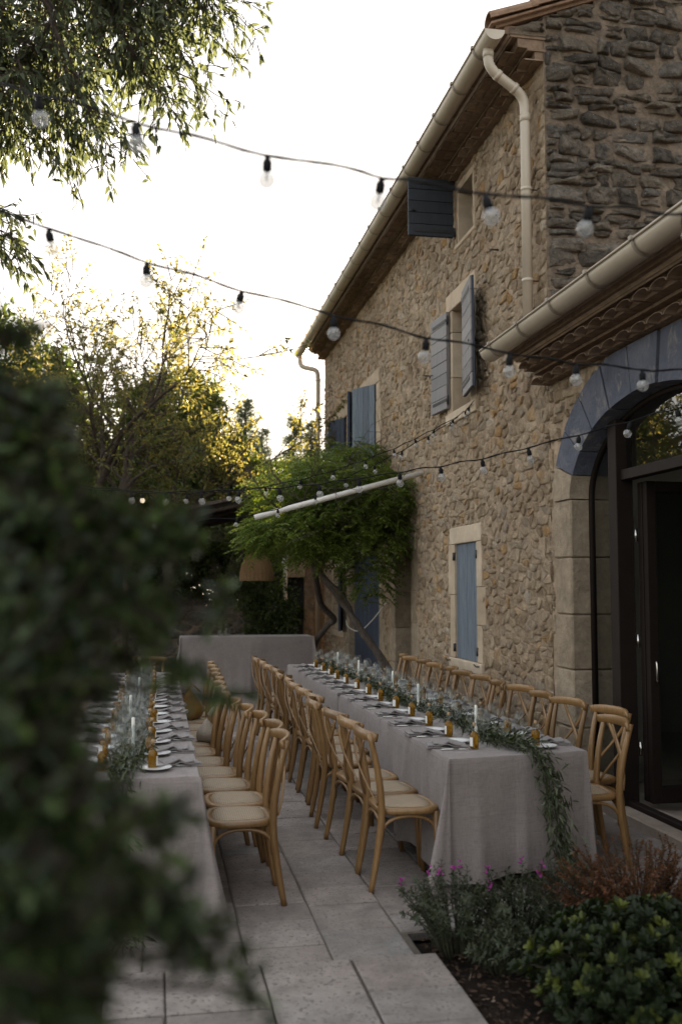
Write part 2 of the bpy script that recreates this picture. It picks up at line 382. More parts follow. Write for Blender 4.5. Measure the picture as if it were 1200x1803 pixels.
tl_ = t.nodes.new('ShaderNodeBsdfTranslucent'); tl_.inputs[0].default_value = (.85, .85, .84, 1); df_ = t.nodes.new('ShaderNodeBsdfDiffuse'); df_.inputs[0].default_value = (.8, .8, .79, 1)
a_ = t.nodes.new('ShaderNodeMixShader'); t.links.new(tl_.outputs[0], a_.inputs[1]); t.links.new(df_.outputs[0], a_.inputs[2])
m_ = t.nodes.new('ShaderNodeMixShader'); m_.inputs[0].default_value = .16; t.links.new(src, m_.inputs[1]); t.links.new(a_.outputs[0], m_.inputs[2]); t.links.new(m_.outputs[0], out_.inputs[0])  # white mixed in imitates bright sky caught in the clear bulbs
m, t, b = nodes_of('golden_oil'); b.inputs['Base Color'].default_value = (.42, .21, .02, 1); b.inputs['Roughness'].default_value = .08
b.inputs['Transmission Weight'].default_value = .7; b.inputs['IOR'].default_value = 1.35; M['oil'] = m

def leaf(name, stops, trans=.4, rough=.5, tcol=None):
    m, t, b = nodes_of(name); out = t.nodes['Material Output']
    r = ramp(t, stops); t.links.new(attr_rnd(t), r.inputs[0])
    n = noise_n(t, coord(t), 30, 3); rn = ramp(t, [(.3, (.8,) * 3), (.7, (1.15,) * 3)]); t.links.new(n, rn.inputs[0])
    c = mixc(t, 1.0, r.outputs[0], rn.outputs[0], 'MULTIPLY')
    t.links.new(c, b.inputs['Base Color']); b.inputs['Roughness'].default_value = rough; b.inputs['Specular IOR Level'].default_value = .35
    tl = t.nodes.new('ShaderNodeBsdfTranslucent'); mx = t.nodes.new('ShaderNodeMixShader'); mx.inputs[0].default_value = trans
    t.links.new(mixc(t, 1.0, c, tcol or (1.5, 1.5, .7), 'MULTIPLY'), tl.inputs[0])
    t.links.new(b.outputs[0], mx.inputs[1]); t.links.new(tl.outputs[0], mx.inputs[2]); t.links.new(mx.outputs[0], out.inputs[0])
    return m
M['leaf_wisteria'] = leaf('wisteria_leaf', [(0, (.075, .112, .024)), (.6, (.12, .168, .034)), (1, (.175, .215, .055))], .42)
M['leaf_hackberry'] = leaf('hackberry_leaf', [(0, (.05, .066, .032)), (1, (.10, .12, .058))], .42, .5, (1.2, 1.2, 1.0))
M['leaf_gold'] = leaf('sun_gold_leaf', [(0, (.085, .10, .032)), (.5, (.125, .125, .042)), (1, (.19, .16, .055))], .5, .5, (1.35, 1.3, .9))  # low sun's gold put into the leaf colour
M['leaf_dark'] = leaf('evergreen_leaf', [(0, (.035, .055, .018)), (.7, (.06, .085, .025)), (1, (.10, .12, .035))], .3)
M['leaf_conifer'] = leaf('conifer_needle', [(0, (.07, .09, .075)), (1, (.12, .145, .12))], .2)  # distance haze put into the colour: greyed and lightened
M['leaf_front'] = leaf('laurel_leaf', [(0, (.022, .032, .016)), (.65, (.040, .060, .027)), (1, (.11, .16, .058))], .38, .38)
M['leaf_olive'] = leaf('olive_leaf', [(0, (.026, .037, .015)), (.6, (.052, .066, .03)), (1, (.125, .14, .09))], .15, .45)
M['leaf_salvia'] = leaf('salvia_leaf', [(0, (.026, .036, .018)), (1, (.065, .078, .042))], .25)
M['leaf_red'] = leaf('red_shrub_leaf', [(0, (.06, .045, .02)), (.5, (.14, .058, .028)), (1, (.21, .09, .04))], .35)
M['leaf_pitto'] = leaf('pittosporum_leaf', [(0, (.009, .016, .005)), (.7, (.02, .033, .008)), (1, (.10, .12, .018))], .25, .6)
M['petal'] = leaf('magenta_petal', [(0, (.30, .02, .22)), (1, (.42, .05, .33))], .35, .6, (1.2, 1, 1.2))
M['lavender'] = leaf('lavender_leaf', [(0, (.035, .045, .03)), (1, (.07, .08, .06))], .2)
M['stem'] = simple('green_stem', (.035, .036, .018), .7, .3, 20)

# ---------------------------------------------------------------- masonry
def clip(poly, n, c):                       # keep n.p <= c
    out = []; k = len(poly)
    for i in range(k):
        a, b = poly[i], poly[(i + 1) % k]; da = n[0]*a[0]+n[1]*a[1]-c; db = n[0]*b[0]+n[1]*b[1]-c
        if da <= 0: out.append(a)
        if (da < 0 < db) or (db < 0 < da):
            s = da / (da - db); out.append((a[0]+(b[0]-a[0])*s, a[1]+(b[1]-a[1])*s))
    return out
def rubble(u0, u1, v0, v1, w, h, seed, holes=(), jit=.45, wvar=.5, top=None):
    rg = random.Random(seed); pts = []; v = v0
    while v < v1:
        hh = h * rg.uniform(.7, 1.35); u = u0 - rg.random() * w
        while u < u1 + w * .5:
            ww = w * rg.uniform(1 - wvar, 1 + wvar * 1.5)
            if rg.random() < .14:
                pts.append((u + ww*.5, v + hh*.25)); pts.append((u + ww*.5, v + hh*.8))
            elif rg.random() < .82:
                pts.append((u + ww*.5 + rg.uniform(-1, 1)*jit*w*.3, v + hh*.5 + rg.uniform(-1, 1)*jit*hh))
            u += ww
        v += hh
    asp = w / h; P = np.array([(a / asp, b) for a, b in pts]); cells = []
    for i in range(len(P)):
        d = P - P[i]; dd = (d * d).sum(1); nb = np.argpartition(dd, min(15, len(P) - 1))[:15]
        R = 2.0 * h
        poly = [(P[i][0]-R, P[i][1]-R), (P[i][0]+R, P[i][1]-R), (P[i][0]+R, P[i][1]+R), (P[i][0]-R, P[i][1]+R)]
        for j in nb:
            if j == i: continue
            n = P[j] - P[i]; c = float(n @ (P[i] + P[j]) / 2); poly = clip(poly, n, c)
            if len(poly) < 3: break
        if len(poly) < 3: continue
        poly = [(a * asp, b) for a, b in poly]
        for n, c in (((-1, 0), -u0), ((1, 0), u1), ((0, -1), -v0), ((0, 1), v1)):
            poly = clip(poly, n, c)
            if len(poly) < 3: break
        if len(poly) < 3: continue
        if top: poly = clip(poly, top[0], top[1])
        if len(poly) < 3: continue
        cx = sum(p[0] for p in poly) / len(poly); cy = sum(p[1] for p in poly) / len(poly); bad = False
        for (a0, a1, b0, b1) in holes:
            if a0 < cx < a1 and b0 < cy < b1: bad = True; break
            if max(p[0] for p in poly) > a0 and min(p[0] for p in poly) < a1 and max(p[1] for p in poly) > b0 and min(p[1] for p in poly) < b1:
                s = [(a0 - cx, (1, 0), a0), (cx - a1, (-1, 0), -a1), (b0 - cy, (0, 1), b0), (cy - b1, (0, -1), -b1)]
                s.sort(reverse=True); poly = clip(poly, s[0][1], s[0][2])
                if len(poly) < 3: bad = True; break
        if bad or len(poly) < 3: continue
        cells.append(poly)
    return cells
def coursed(u0, u1, v0, v1, w, h, seed, top=None):
    rg = random.Random(seed); cells = []; v = v0
    while v < v1:
        hh = h*rg.choice((.55, .8, 1, 1, 1.2, 1.45)); u = u0-rg.random()*w*.6; wav = rg.uniform(0, 6)
        while u < u1:
            ww = w*rg.uniform(.45, 1.6); parts = [(0, 1)] if rg.random() < .78 or hh < h*.7 else [(0, rg.uniform(.35, .6))]; parts += [(parts[0][1], 1)] if parts[0][1] < 1 else []
            for (a, b) in parts:
                j = lambda k: rg.uniform(-k, k)
                yb, yt = v+hh*a, v+hh*b; wy = lambda x: .02*math.sin(x*1.7+wav)
                poly = [(u+j(.025), yb+wy(u)+j(.014)), (u+ww*.5+j(.05), yb+wy(u+ww*.5)+j(.018)), (u+ww+j(.025), yb+wy(u+ww)+j(.014)), (u+ww+j(.012), (yb+yt)/2+wy(u+ww)), (u+ww+j(.025), yt+wy(u+ww)+j(.014)), (u+ww*.5+j(.05), yt+wy(u+ww*.5)+j(.018)), (u+j(.025), yt+wy(u)+j(.014)), (u+j(.012), (yb+yt)/2+wy(u))]
                for n, c in (((-1, 0), -u0), ((1, 0), u1), ((0, 1), v1)):
                    if len(poly) >= 3: poly = clip(poly, n, c)
                if top and len(poly) >= 3: poly = clip(poly, top[0], top[1])
                if len(poly) >= 3: cells.append(poly)
            u += ww
        v += hh
    return cells
def stone_into(mb, poly, to3, rg, gap, depth, rough, smooth=True):
    k = len(poly); cx = sum(p[0] for p in poly)/k; cy = sum(p[1] for p in poly)/k
    ch = []
    for i in range(k):
        a, b = poly[i], poly[(i+1) % k]
        if (a[0]-b[0])**2 + (a[1]-b[1])**2 < 4e-5: continue
        cc = rg.uniform(.08, .2); ch += [(a[0]*(1-cc)+b[0]*cc, a[1]*(1-cc)+b[1]*cc), (a[0]*cc+b[0]*(1-cc), a[1]*cc+b[1]*(1-cc))]
    if len(ch) < 5: return False
    while len(ch) > 11: ch.pop(rg.randrange(len(ch)))
    o = []
    for (x, y) in ch:
        r = math.hypot(x-cx, y-cy); f = max(.35, 1 - gap * rg.uniform(.4, 1.7) / max(r, 1e-4)); o.append((cx+(x-cx)*f, cy+(y-cy)*f))
    n = len(o); d = depth * rg.uniform(.15, 1.25); tu, tv = rg.uniform(-1, 1)*rough*2, rg.uniform(-1, 1)*rough*2
    vs = [to3(x, y, -.014) for x, y in o]
    for s, zf, nz in ((rg.uniform(.88, .96), .80, .25), (rg.uniform(.5, .66), 1.0, .38)):
        for (x, y) in o:
            s2 = s*rg.uniform(.94, 1.05); X, Y = cx+(x-cx)*s2, cy+(y-cy)*s2
            vs.append(to3(X, Y, d*zf + (X-cx)*tu + (Y-cy)*tv + rg.uniform(-1, 1)*depth*nz))
    vs.append(to3(cx, cy, d + rg.uniform(-.2, 1)*depth*.3))
    fs = [(r*n+i, r*n+(i+1) % n, (r+1)*n+(i+1) % n, (r+1)*n+i) for r in range(2) for i in range(n)] + [(2*n+i, 2*n+(i+1) % n, 3*n) for i in range(n)]
    mb.add(vs, fs, smooth, rg.random()); return True
def masonry(parent, cells, to3, seed, gap, depth, rough, mat, nparts, name='stone', rest='small_stones'):
    rg = random.Random(seed); items = []
    for poly in cells:
        q = [proj(to3(x, y, 0)) for x, y in poly]
        ar = abs(sum(q[i][0]*q[(i+1) % len(q)][1]-q[(i+1) % len(q)][0]*q[i][1] for i in range(len(q))))/2
        inside = any(-10 < a < 1210 and -10 < b < 1813 and z > 0 for a, b, z in q)
        items.append((ar if inside else 0, poly))
    items.sort(key=lambda t: -t[0]); joined = MB()
    for i, (ar, poly) in enumerate(items):
        if i < nparts and ar > 60:
            mb = MB()
            if stone_into(mb, poly, to3, rg, gap, depth, rough): mb.build(name, mat, parent, True)
        else: stone_into(joined, poly, to3, rg, gap, depth, rough)
    if joined.v:
        o = joined.build(rest, mat, parent, True); o['kind'] = 'stuff'
def sheet(name, parent, u0, u1, v0, v1, step, to3, mat, drop, amp=.006, freq=5.0, extra=None):
    nu, nv = int((u1-u0)/step)+1, int((v1-v0)/step)+1
    us = [u0+(u1-u0)*i/nu for i in range(nu+1)]; vs_ = [v0+(v1-v0)*j/nv for j in range(nv+1)]
    Pg = []
    for u in us:
        row = []
        for v in vs_:
            d = (mnoise.noise((u*freq, v*freq, 3.1)) + .5*mnoise.noise((u*freq*3, v*freq*3, 7.7)))*amp
            if extra: d += extra(u, v)
            row.append(to3(u, v, d))
        Pg.append(row)
    mb = MB(); mb.grid(Pg, True, .5, lambda i, j: not drop((us[i]+us[i+1])/2, (vs_[j]+vs_[j+1])/2))
    return mb.build(name, mat, parent, True)

WX = 3.36
HY0, HY1, HTOP = 8.2, 20.27, 6.47
fac = lambda u, v, d: Vector((WX - d, u, v))          # facade: u along Y, v up, d outwards
GY = 8.2
gab = lambda u, v, d: Vector((u, GY - d, v))
# openings: (y0, y1, z0, z1) clear opening
OP = dict(ground=(10.26, 11.07, .90, 2.20), upper=(10.42, 11.10, 3.74, 4.96), loft=(10.30, 10.86, 5.68, 6.30),
          farup=(15.24, 16.30, 3.55, 4.93), far2=(17.75, 18.75, 3.6, 4.85), door=(13.08, 14.03, .02, 2.20), barn=(15.06, 17.60, .02, 2.25), far3=(18.2, 19.2, .9, 2.1))
FR = dict(ground=(.17, .19), upper=(.20, .21), loft=(.07, .08), farup=(.22, .22), far2=(.16, .2), door=(.24, .24), barn=(.22, .24), far3=(.16, .18))   # jamb width, lintel height
def grown(k, g=0):
    a0, a1, b0, b1 = OP[k]; j, l = FR[k]; low = b0 < .1
    return (a0-j-g, a1+j+g, b0-(0 if low else l*.62)-g, b1+l+g)

house = thing('farmhouse', 'long two-storey rubble stone farmhouse with blue shutters and beige gutter', 'house', (5.4, 14.2, 0))
holes = [grown(k) for k in OP]
def niche(u, v):
    x = (u-13.13)/.17; y = (v-4.57)/.20; q = x*x+y*y
    return -.16*max(0, 1-q**1.5) if q < 1 else 0
wall = sheet('front_wall', house, HY0, HY1, -.02, HTOP+.3, .045, fac, M['mortar'],
             lambda u, v: any(a0+.04 < u < a1-.04 and b0+.04 < v < b1-.04 for a0, a1, b0, b1 in [(OP[k][0]-.05, OP[k][1]+.05, OP[k][2]-.05, OP[k][3]+.05) for k in OP]), .013, 8.5, niche)
cells = rubble(HY0+.005, HY1, .0, HTOP+.02, .148, .092, 11, holes + [(12.97, 13.29, 4.4, 4.75)])
masonry(wall, cells, fac, 5, .005, .013, .09, M['facade_stone'], 290)
# gable above the annex roof
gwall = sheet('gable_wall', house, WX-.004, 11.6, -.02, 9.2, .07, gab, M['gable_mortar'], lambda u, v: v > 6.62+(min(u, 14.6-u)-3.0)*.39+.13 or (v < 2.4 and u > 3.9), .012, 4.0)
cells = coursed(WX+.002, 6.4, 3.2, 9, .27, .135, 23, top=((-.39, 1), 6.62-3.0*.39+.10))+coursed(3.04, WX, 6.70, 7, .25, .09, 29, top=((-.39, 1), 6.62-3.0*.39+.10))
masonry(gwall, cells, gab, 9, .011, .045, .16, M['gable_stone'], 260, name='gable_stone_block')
mb = MB(); mb.box(WX+.08, 11.5, HY1, HY1-.1, -.02, 6.4); mb.box(11.5, 11.6, HY0+.05, HY1, -.02, 6.4)
mb.add([(WX, HY1+.01, 6.4), (11.6, HY1+.01, 6.4), (7.5, HY1+.01, 8.35)], [(0, 1, 2)]); mb.build('rear_wall', M['mortar'], house, True)
# mortar end block over the cornice at the gable
mb = MB(); mb.add([(x, y, z) for y in (GY-.006, GY+.12) for x, z in ((3.03, 6.675), (WX+.02, 6.675), (WX+.02, 6.85), (3.03, 6.72))], [(0,1,2,3),(7,6,5,4),(0,4,5,1),(1,5,6,2),(2,6,7,3),(3,7,4,0)]); mb.build('gable_return', M['gable_mortar'], house, True)

def half_tile(mb, x0, x1, yc, z0, r=.085, th=.014, n=7, rnd=.5, dz=0, rise=1.0):
    vs = []; fs = []
    for rr in (r, r-th):
        for X, zz in ((x0, dz), (x1, 0)):
            for k in range(n+1):
                w = math.pi*k/n; vs.append((X, yc+rr*math.cos(w), z0+zz+rr*rise*math.sin(w)))
    a = n+1
    for k in range(n):
        fs += [(k, k+1, a+k+1, a+k), (2*a+k, 3*a+k, 3*a+k+1, 2*a+k+1), (k, 2*a+k, 2*a+k+1, k+1), (a+k, a+k+1, 3*a+k+1, 3*a+k)]
    fs += [(0, a, 3*a, 2*a), (n, 2*a+n, 3*a+n, a+n)]
    mb.add(vs, fs, False, rnd)
def cornice(parent, y0, y1, zb, seed, limit=None):
    rg = random.Random(seed)
    rows = [(WX-.17, zb), (WX-.33, zb+.112)]
    bed = MB()
    for r, (xf, z) in enumerate(rows):
        bed.box(xf+.085, WX+.02, y0+.01, y1-.01, z+.004, z+.1); bed.box(xf+.012, WX+.02, y0, y1, z+.088, z+.111)
    bed.box(WX-.375, WX+.02, y0, y1, zb+.2235, zb+.30)
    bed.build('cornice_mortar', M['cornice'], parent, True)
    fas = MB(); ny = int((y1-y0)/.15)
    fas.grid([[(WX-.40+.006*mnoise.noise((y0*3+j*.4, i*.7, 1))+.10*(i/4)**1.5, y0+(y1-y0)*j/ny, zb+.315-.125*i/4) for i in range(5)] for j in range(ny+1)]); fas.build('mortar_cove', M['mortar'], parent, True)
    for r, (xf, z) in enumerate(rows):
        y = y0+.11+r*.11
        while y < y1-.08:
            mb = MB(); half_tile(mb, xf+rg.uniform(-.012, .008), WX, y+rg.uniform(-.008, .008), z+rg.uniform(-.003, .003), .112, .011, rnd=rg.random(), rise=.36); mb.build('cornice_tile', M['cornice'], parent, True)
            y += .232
def gutter(parent, y0, y1, xc, zt, r=.092, caps=(True, True)):
    n = 10; mb = MB(); vs = []; fs = []
    ys = [y0, y1]
    prof = [(xc-r*math.cos(math.pi*k/n), zt-r*math.sin(math.pi*k/n)) for k in range(n+1)] + [(xc+(r-.004)*math.cos(math.pi*k/n), zt-(r-.004)*math.sin(math.pi*k/n)) for k in range(n+1)]
    m = len(prof)
    for y in ys: vs += [(a, y, b) for a, b in prof]
    fs = [(k, (k+1) % m, m+(k+1) % m, m+k) for k in range(m)]
    mb.add(vs, fs, True)
    for s, y in ((caps[0], y0), (caps[1], y1)):
        if s:
            q = [(xc-(r+.002)*math.cos(math.pi*k/n), zt+.004-(r+.002)*math.sin(math.pi*k/n)) for k in range(n+1)]; d = -.006 if y == y0 else .006
            mb.add([(a, y, b) for a, b in q]+[(a, y+d, b) for a, b in q], [tuple(range(n+1)), tuple(range(n+1, 2*n+2))]+[(k, k+1, n+2+k, n+1+k) for k in range(n)])
    mb.tube([(xc-r-.004, y0, zt), (xc-r-.004, y1, zt)], .009, 6)
    g = mb.build('gutter', M['gutter'], parent)
    y = y0+.33
    while y < y1:
        mb = MB(); rr = r+.010; pr = [(xc-rr*math.cos(math.pi*k/n), zt-rr*math.sin(math.pi*k/n)) for k in range(n+1)]
        vs = [(a, y-.016, b) for a, b in pr]+[(a, y+.016, b) for a, b in pr]; fs = [(k, k+1, n+2+k, n+1+k) for k in range(n)]; mb.add(vs, fs, True)
        mb.box(xc-rr-.014, xc-rr+.006, y-.017, y+.017, zt-.012, zt+.016); mb.box(xc+rr-.006, WX-.36, y-.012, y+.012, zt-.03, zt-.022)
        mb.build('gutter_bracket', M['bracket'], g); y += .66
    return g
cornice(house, HY0, HY1, 6.45, 3)
gutter(house, HY0-.06, 20.72, 2.875, 6.66)
def bend(pts, k=4, rr=.12):
    out = [Vector(pts[0])]
    for i in range(1, len(pts)-1):
        a, b, c = map(Vector, pts[i-1:i+2]); l1 = min(rr, (a-b).length*.45); l2 = min(rr, (c-b).length*.45)
        p, q = b+(a-b).normalized()*l1, b+(c-b).normalized()*l2
        for s in range(k+1):
            t_ = s/k; out.append(p*(1-t_)**2+b*2*t_*(1-t_)+q*t_*t_)
    out.append(Vector(pts[-1])); return out
def downpipe(parent, pts, r, collars):
    mb = MB(); mb.tube(bend(pts), r, 14); p = mb.build('downpipe', M['gutter'], parent)
    for c in collars:
        mb = MB(); mb.tube([c[0], c[1]], r+.005, 14); mb.build('pipe_collar', M['gutter'], p)
    return p
V3 = Vector
p = downpipe(house, [(2.875, 8.32, 6.60), (2.875, 8.32, 6.40), (3.235, 8.38, 6.20), (3.245, 8.39, 6.0), (3.245, 8.39, 3.95)], .046,
             [(V3((2.875, 8.32, 6.50)), V3((2.875, 8.32, 6.56))), (V3((2.95, 8.332, 6.362)), V3((2.985, 8.338, 6.342))), (V3((3.12, 8.36, 6.266)), V3((3.15, 8.365, 6.25))), (V3((3.245, 8.39, 5.96)), V3((3.245, 8.39, 6.03))), (V3((3.245, 8.39, 5.31)), V3((3.245, 8.39, 5.34))), (V3((3.245, 8.39, 4.46)), V3((3.245, 8.39, 4.49)))])
mb = MB()
for z in (5.325, 4.475): mb.tube([(3.245, 8.39, z), (3.37, 8.39, z)], .006, 5)
mb.build('pipe_fixing', M['iron'], p)
downpipe(house, [(2.875, 20.58, 6.62), (2.875, 20.55, 6.36), (3.20, 20.3, 6.24), (3.215, 20.28, 6.05), (3.215, 20.28, .1)], .05, [(V3((3.215, 20.28, 5.2)), V3((3.215, 20.28, 5.24))), (V3((3.215, 20.28, 6.0)), V3((3.215, 20.28, 6.05)))])

# roof: one slab per slope, tile rows, single verge tiles
SL = .39
def rz_(x): return 6.735+(x-2.86)*SL if x < 7.5 else 6.735+(7.5-2.86)*SL-(x-7.5)*SL
mb = MB()
for x0, x1 in ((2.90, 7.5), (7.5, 12.1)):
    mb.add([(x0, HY0-.02, rz_(x0)), (x1, HY0-.02, rz_(x1)), (x1, HY1+.15, rz_(x1)), (x0, HY1+.15, rz_(x0)), (x0, HY0-.02, rz_(x0)-.05), (x1, HY0-.02, rz_(x1)-.05), (x1, HY1+.15, rz_(x1)-.05), (x0, HY1+.15, rz_(x0)-.05)],
           [(0,1,2,3),(7,6,5,4),(0,4,5,1),(1,5,6,2),(2,6,7,3),(3,7,4,0)])
roof = mb.build('roof', M['tile'], house, True)
rg = random.Random(4); mb = MB()
for j in range(56):
    yc = HY0+.18+j*.215
    for i in range(12):
        xa = 2.95+i*.39
        if xa > 7.4: continue
        half_tile(mb, xa-.03, xa+.40, yc+rg.uniform(-.01, .01), rz_(xa)+.0, .08, .014, 5, rg.random(), 0)
o = mb.build('roof_tiles', M['tile'], roof, True); o['kind'] = 'stuff'
for i in range(12):
    xa = 2.86+i*.39
    mb = MB(); half_tile(mb, xa-.03, xa+.42, 0, 0, .098, .015, 8, rg.random())
    mb.v = [(x, y+HY0-.005+rg.uniform(-.002, .002), z+rz_(xa)+(x-xa)*SL+.012+.012*(xa+.4-x)/.4) for x, y, z in mb.v]
    mb.build('verge_tile', M['tile'], roof, True)
    mb = MB(); mb.bbox(xa-.02, xa+.385, HY0-.075, HY0+.04, -.03, -.004, .005)
    mb.v = [(x, y, z+rz_(xa)+(x-xa)*SL+.008) for x, y, z in mb.v]; mb.build('under_tile', M['tile'], roof, True)

# stone surrounds, built stone by stone
def surround(parent, k, depth=.26, mat='dressed', seed=0, sill=True, proud=.022, split=(.45, .55)):
    a0, a1, b0, b1 = OP[k]; j, l = FR[k]; rg = random.Random(seed)
    f = WX-proud; bk = WX+depth
    mb = MB(); mb.bbox(f, bk, a0-j, a1+j, b1, b1+l, .008, rg.random()); mb.build('lintel', M[mat], parent, True)
    if sill:
        mb = MB(); mb.bbox(f-.012, bk, a0-j-.02, a1+j+.02, b0-l*.62, b0, .008, rg.random()); mb.build('sill', M[mat], parent, True)
    for side in (0, 1):
        z = b0; zs = []
        while z < b1-.05:
            h = rg.uniform(.38, .72); h = b1-z if b1-z-h < .25 else h; zs.append((z, z+h)); z += h
        for i, (z0, z1) in enumerate(zs):
            e = j+(rg.uniform(.06, .16) if i % 2 else 0)*(1 if rg.random() < .7 else 0)
            y0, y1 = (a0-e, a0) if side == 0 else (a1, a1+e)
            mb = MB(); mb.bbox(f+rg.uniform(0, .012), bk, y0, y1, z0+.003, z1-.003, .007, rg.random()); mb.build('jamb_block', M[mat], parent, True)
def boards(parent, o3, w, h, n, mat, vertical=True, th=.025, seed=0, name='board'):
    rg = random.Random(seed)
    for i in range(n):
        a, b = i/n, (i+1)/n; d = rg.uniform(-.002, .002); g = .0025
        mb = MB()
        if vertical: mb.bbox(a*w+g, b*w-g, d, th+d, 0, h, .003)
        else: mb.bbox(0, w, d, th+d, a*h+g, b*h-g, .003)
        mb.v = [tuple(o3(*q)) for q in mb.v]; mb.build(name, M[mat], parent)
def hinge_leaf(parent, y, x, ang, w, z0, h, mat_face, mat_back, n, vertical_face, name='shutter', iron=True, seed=0, flip=1):
    """leaf hinged at (x, y); ang = direction of the leaf in plan (0 = -X, 90 = +Y); its own empty-free mesh core with boards as children"""
    d = V3((-math.cos(ang), math.sin(ang), 0)); nn = V3((-math.sin(ang), -math.cos(ang), 0))*flip
    O = V3((x, y, z0)); o3 = lambda a, b, c: O+d*a+nn*b+V3((0, 0, c))
    core = MB(); core.box(0, w, -.02, .0, 0, h); core.v = [tuple(o3(*q)) for q in core.v]
    leaf_o = core.build(name, M[mat_back], parent)
    boards(leaf_o, lambda a, b, c: o3(a, b+.001, c), w, h, n, mat_face, vertical_face, .018, seed)
    if iron:
        for zz in (.09, .91):
            mb = MB(); mb.box(.0, w*.86, .0195, .0245, h*zz-.018, h*zz+.018); mb.v = [tuple(o3(*q)) for q in mb.v]; mb.build('hinge_strap', M['iron'], leaf_o)
            mb = MB(); mb.tube([o3(-.012, .01, h*zz-.05), o3(-.012, .01, h*zz+.05)], .013, 6); mb.build('hinge_pin', M['iron'], leaf_o)
        mb = MB(); mb.tube([o3(w-.08, .03, h*.42), o3(w-.02, .04, h*.42), o3(w-.02, .04, h*.40)], .006, 5); mb.build('latch', M['iron'], leaf_o)
    return leaf_o
def pane_back(parent, k, depth=.24, mat='dark'):
    a0, a1, b0, b1 = OP[k]; mb = MB(); mb.box(WX+depth-.02, WX+depth, a0-.02, a1+.02, b0-.02, b1+.02); return mb.build('window_infill', M[mat], parent)

# ground floor window, closed two-leaf plank shutter
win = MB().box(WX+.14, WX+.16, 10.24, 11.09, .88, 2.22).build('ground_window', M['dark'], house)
surround(win, 'ground', seed=2)
a0, a1, b0, b1 = OP['ground']
for (s0, s1, sd_) in ((a0+.004, (a0+a1)/2-.003, 1), ((a0+a1)/2+.003, a1-.004, 2)):
    core = MB().box(WX+.028, WX+.05, s0, s1, b0+.006, b1-.006).build('closed_shutter', M['blue_board'], win)
    boards(core, lambda a, b, c, s0=s0: V3((WX+.027-b, s0+a, b0+.006+c)), s1-s0, b1-b0-.012, 3, 'blue_board', True, .018, sd_)
for yy in (a0-.015, a1+.015):
    for zz in (1.02, 2.06): MB().tube([(WX-.012, yy, zz-.045), (WX-.012, yy, zz+.045)], .02, 7).build('hinge_pin', M['iron'], win)
for yy in (a0-.12, a1+.12):
    MB().tube([(WX, yy, b0-.03), (WX-.07, yy, b0-.03), (WX-.075, yy+.05, b0-.01)], .008, 5).build('shutter_catch', M['iron'], win)
# upper window, both leaves swung back
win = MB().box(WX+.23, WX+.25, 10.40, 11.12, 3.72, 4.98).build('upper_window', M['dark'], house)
surround(win, 'upper', seed=5)
for z_ in (4.2, 4.6): MB().box(WX+.19, WX+.225, 10.43, 11.09, z_, z_+.03).build('glazing_bar', M['grey_board'], win)
hinge_leaf(win, 10.44, WX-.075, rad(270+9), .62, 3.80, 1.18, 'grey_board', 'navy_board', 8, False, seed=1, flip=-1)
hinge_leaf(win, 11.16, WX-.045, rad(90-5), .52, 3.80, 1.16, 'grey_board', 'grey_board', 8, False, seed=2)
# loft window under the eaves, leaf standing straight out
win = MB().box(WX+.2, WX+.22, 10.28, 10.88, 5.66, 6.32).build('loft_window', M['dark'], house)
surround(win, 'loft', .24, seed=8, proud=.004)
hinge_leaf(win, 10.95, WX-.03, rad(0), .54, 5.78, .69, 'near_black_board', 'near_black_board', 5, False, seed=3)
# far upper windows
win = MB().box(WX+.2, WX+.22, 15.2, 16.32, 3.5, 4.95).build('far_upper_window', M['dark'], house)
surround(win, 'farup', .24, seed=9)
hinge_leaf(win, 15.24, WX-.03, rad(62), .56, 3.56, 1.36, 'blue_board', 'navy_board', 4, True, iron=False, seed=4)
hinge_leaf(win, 16.28, WX-.03, rad(-52), .5, 3.56, 1.36, 'navy_board', 'navy_board', 4, True, iron=False, seed=14)
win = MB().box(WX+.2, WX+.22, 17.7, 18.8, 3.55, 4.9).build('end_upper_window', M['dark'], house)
surround(win, 'far2', .24, seed=10)
hinge_leaf(win, 17.85, WX-.03, rad(64), .5, 3.62, 1.2, 'navy_board', 'navy_board', 4, True, iron=False, seed=5)
hinge_leaf(win, 18.85, WX-.04, rad(82), .5, 3.62, 1.2, 'grey_board', 'grey_board', 7, False, seed=6)
# ground floor door in a deep stone reveal
dr = MB().box(WX+.44, WX+.47, 13.05, 14.06, 0, 2.22).build('recessed_door', M['dark_wood'], house)
surround(dr, 'door', .46, seed=12, sill=False, mat='jamb_stone')
# wide plank barn door
dr = MB().box(WX+.12, WX+.14, 15.04, 17.62, 0, 2.27).build('barn_door', M['navy_board'], house)
surround(dr, 'barn', .2, seed=13, sill=False, mat='jamb_stone')
boards(dr, lambda a, b, c: V3((WX+.119-b, 15.07+a, .03+c)), 2.52, 2.2, 16, 'navy_board', True, .022, 7)
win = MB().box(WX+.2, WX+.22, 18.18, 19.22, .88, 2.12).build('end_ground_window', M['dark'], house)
surround(win, 'far3', .24, seed=15)
hinge_leaf(win, 18.2, WX-.03, rad(-75), .5, .92, 1.16, 'navy_board', 'navy_board', 4, True, iron=False, seed=16)
# small irons left on the wall
for (px, py) in ((877, 440), (757, 662), (842, 600)):
    q = onX(px, py, WX)
    MB().tube([q, q+V3((-.07, 0, 0)), q+V3((-.08, .05, .02))], .009, 5).build('wall_iron', M['iron'], house)

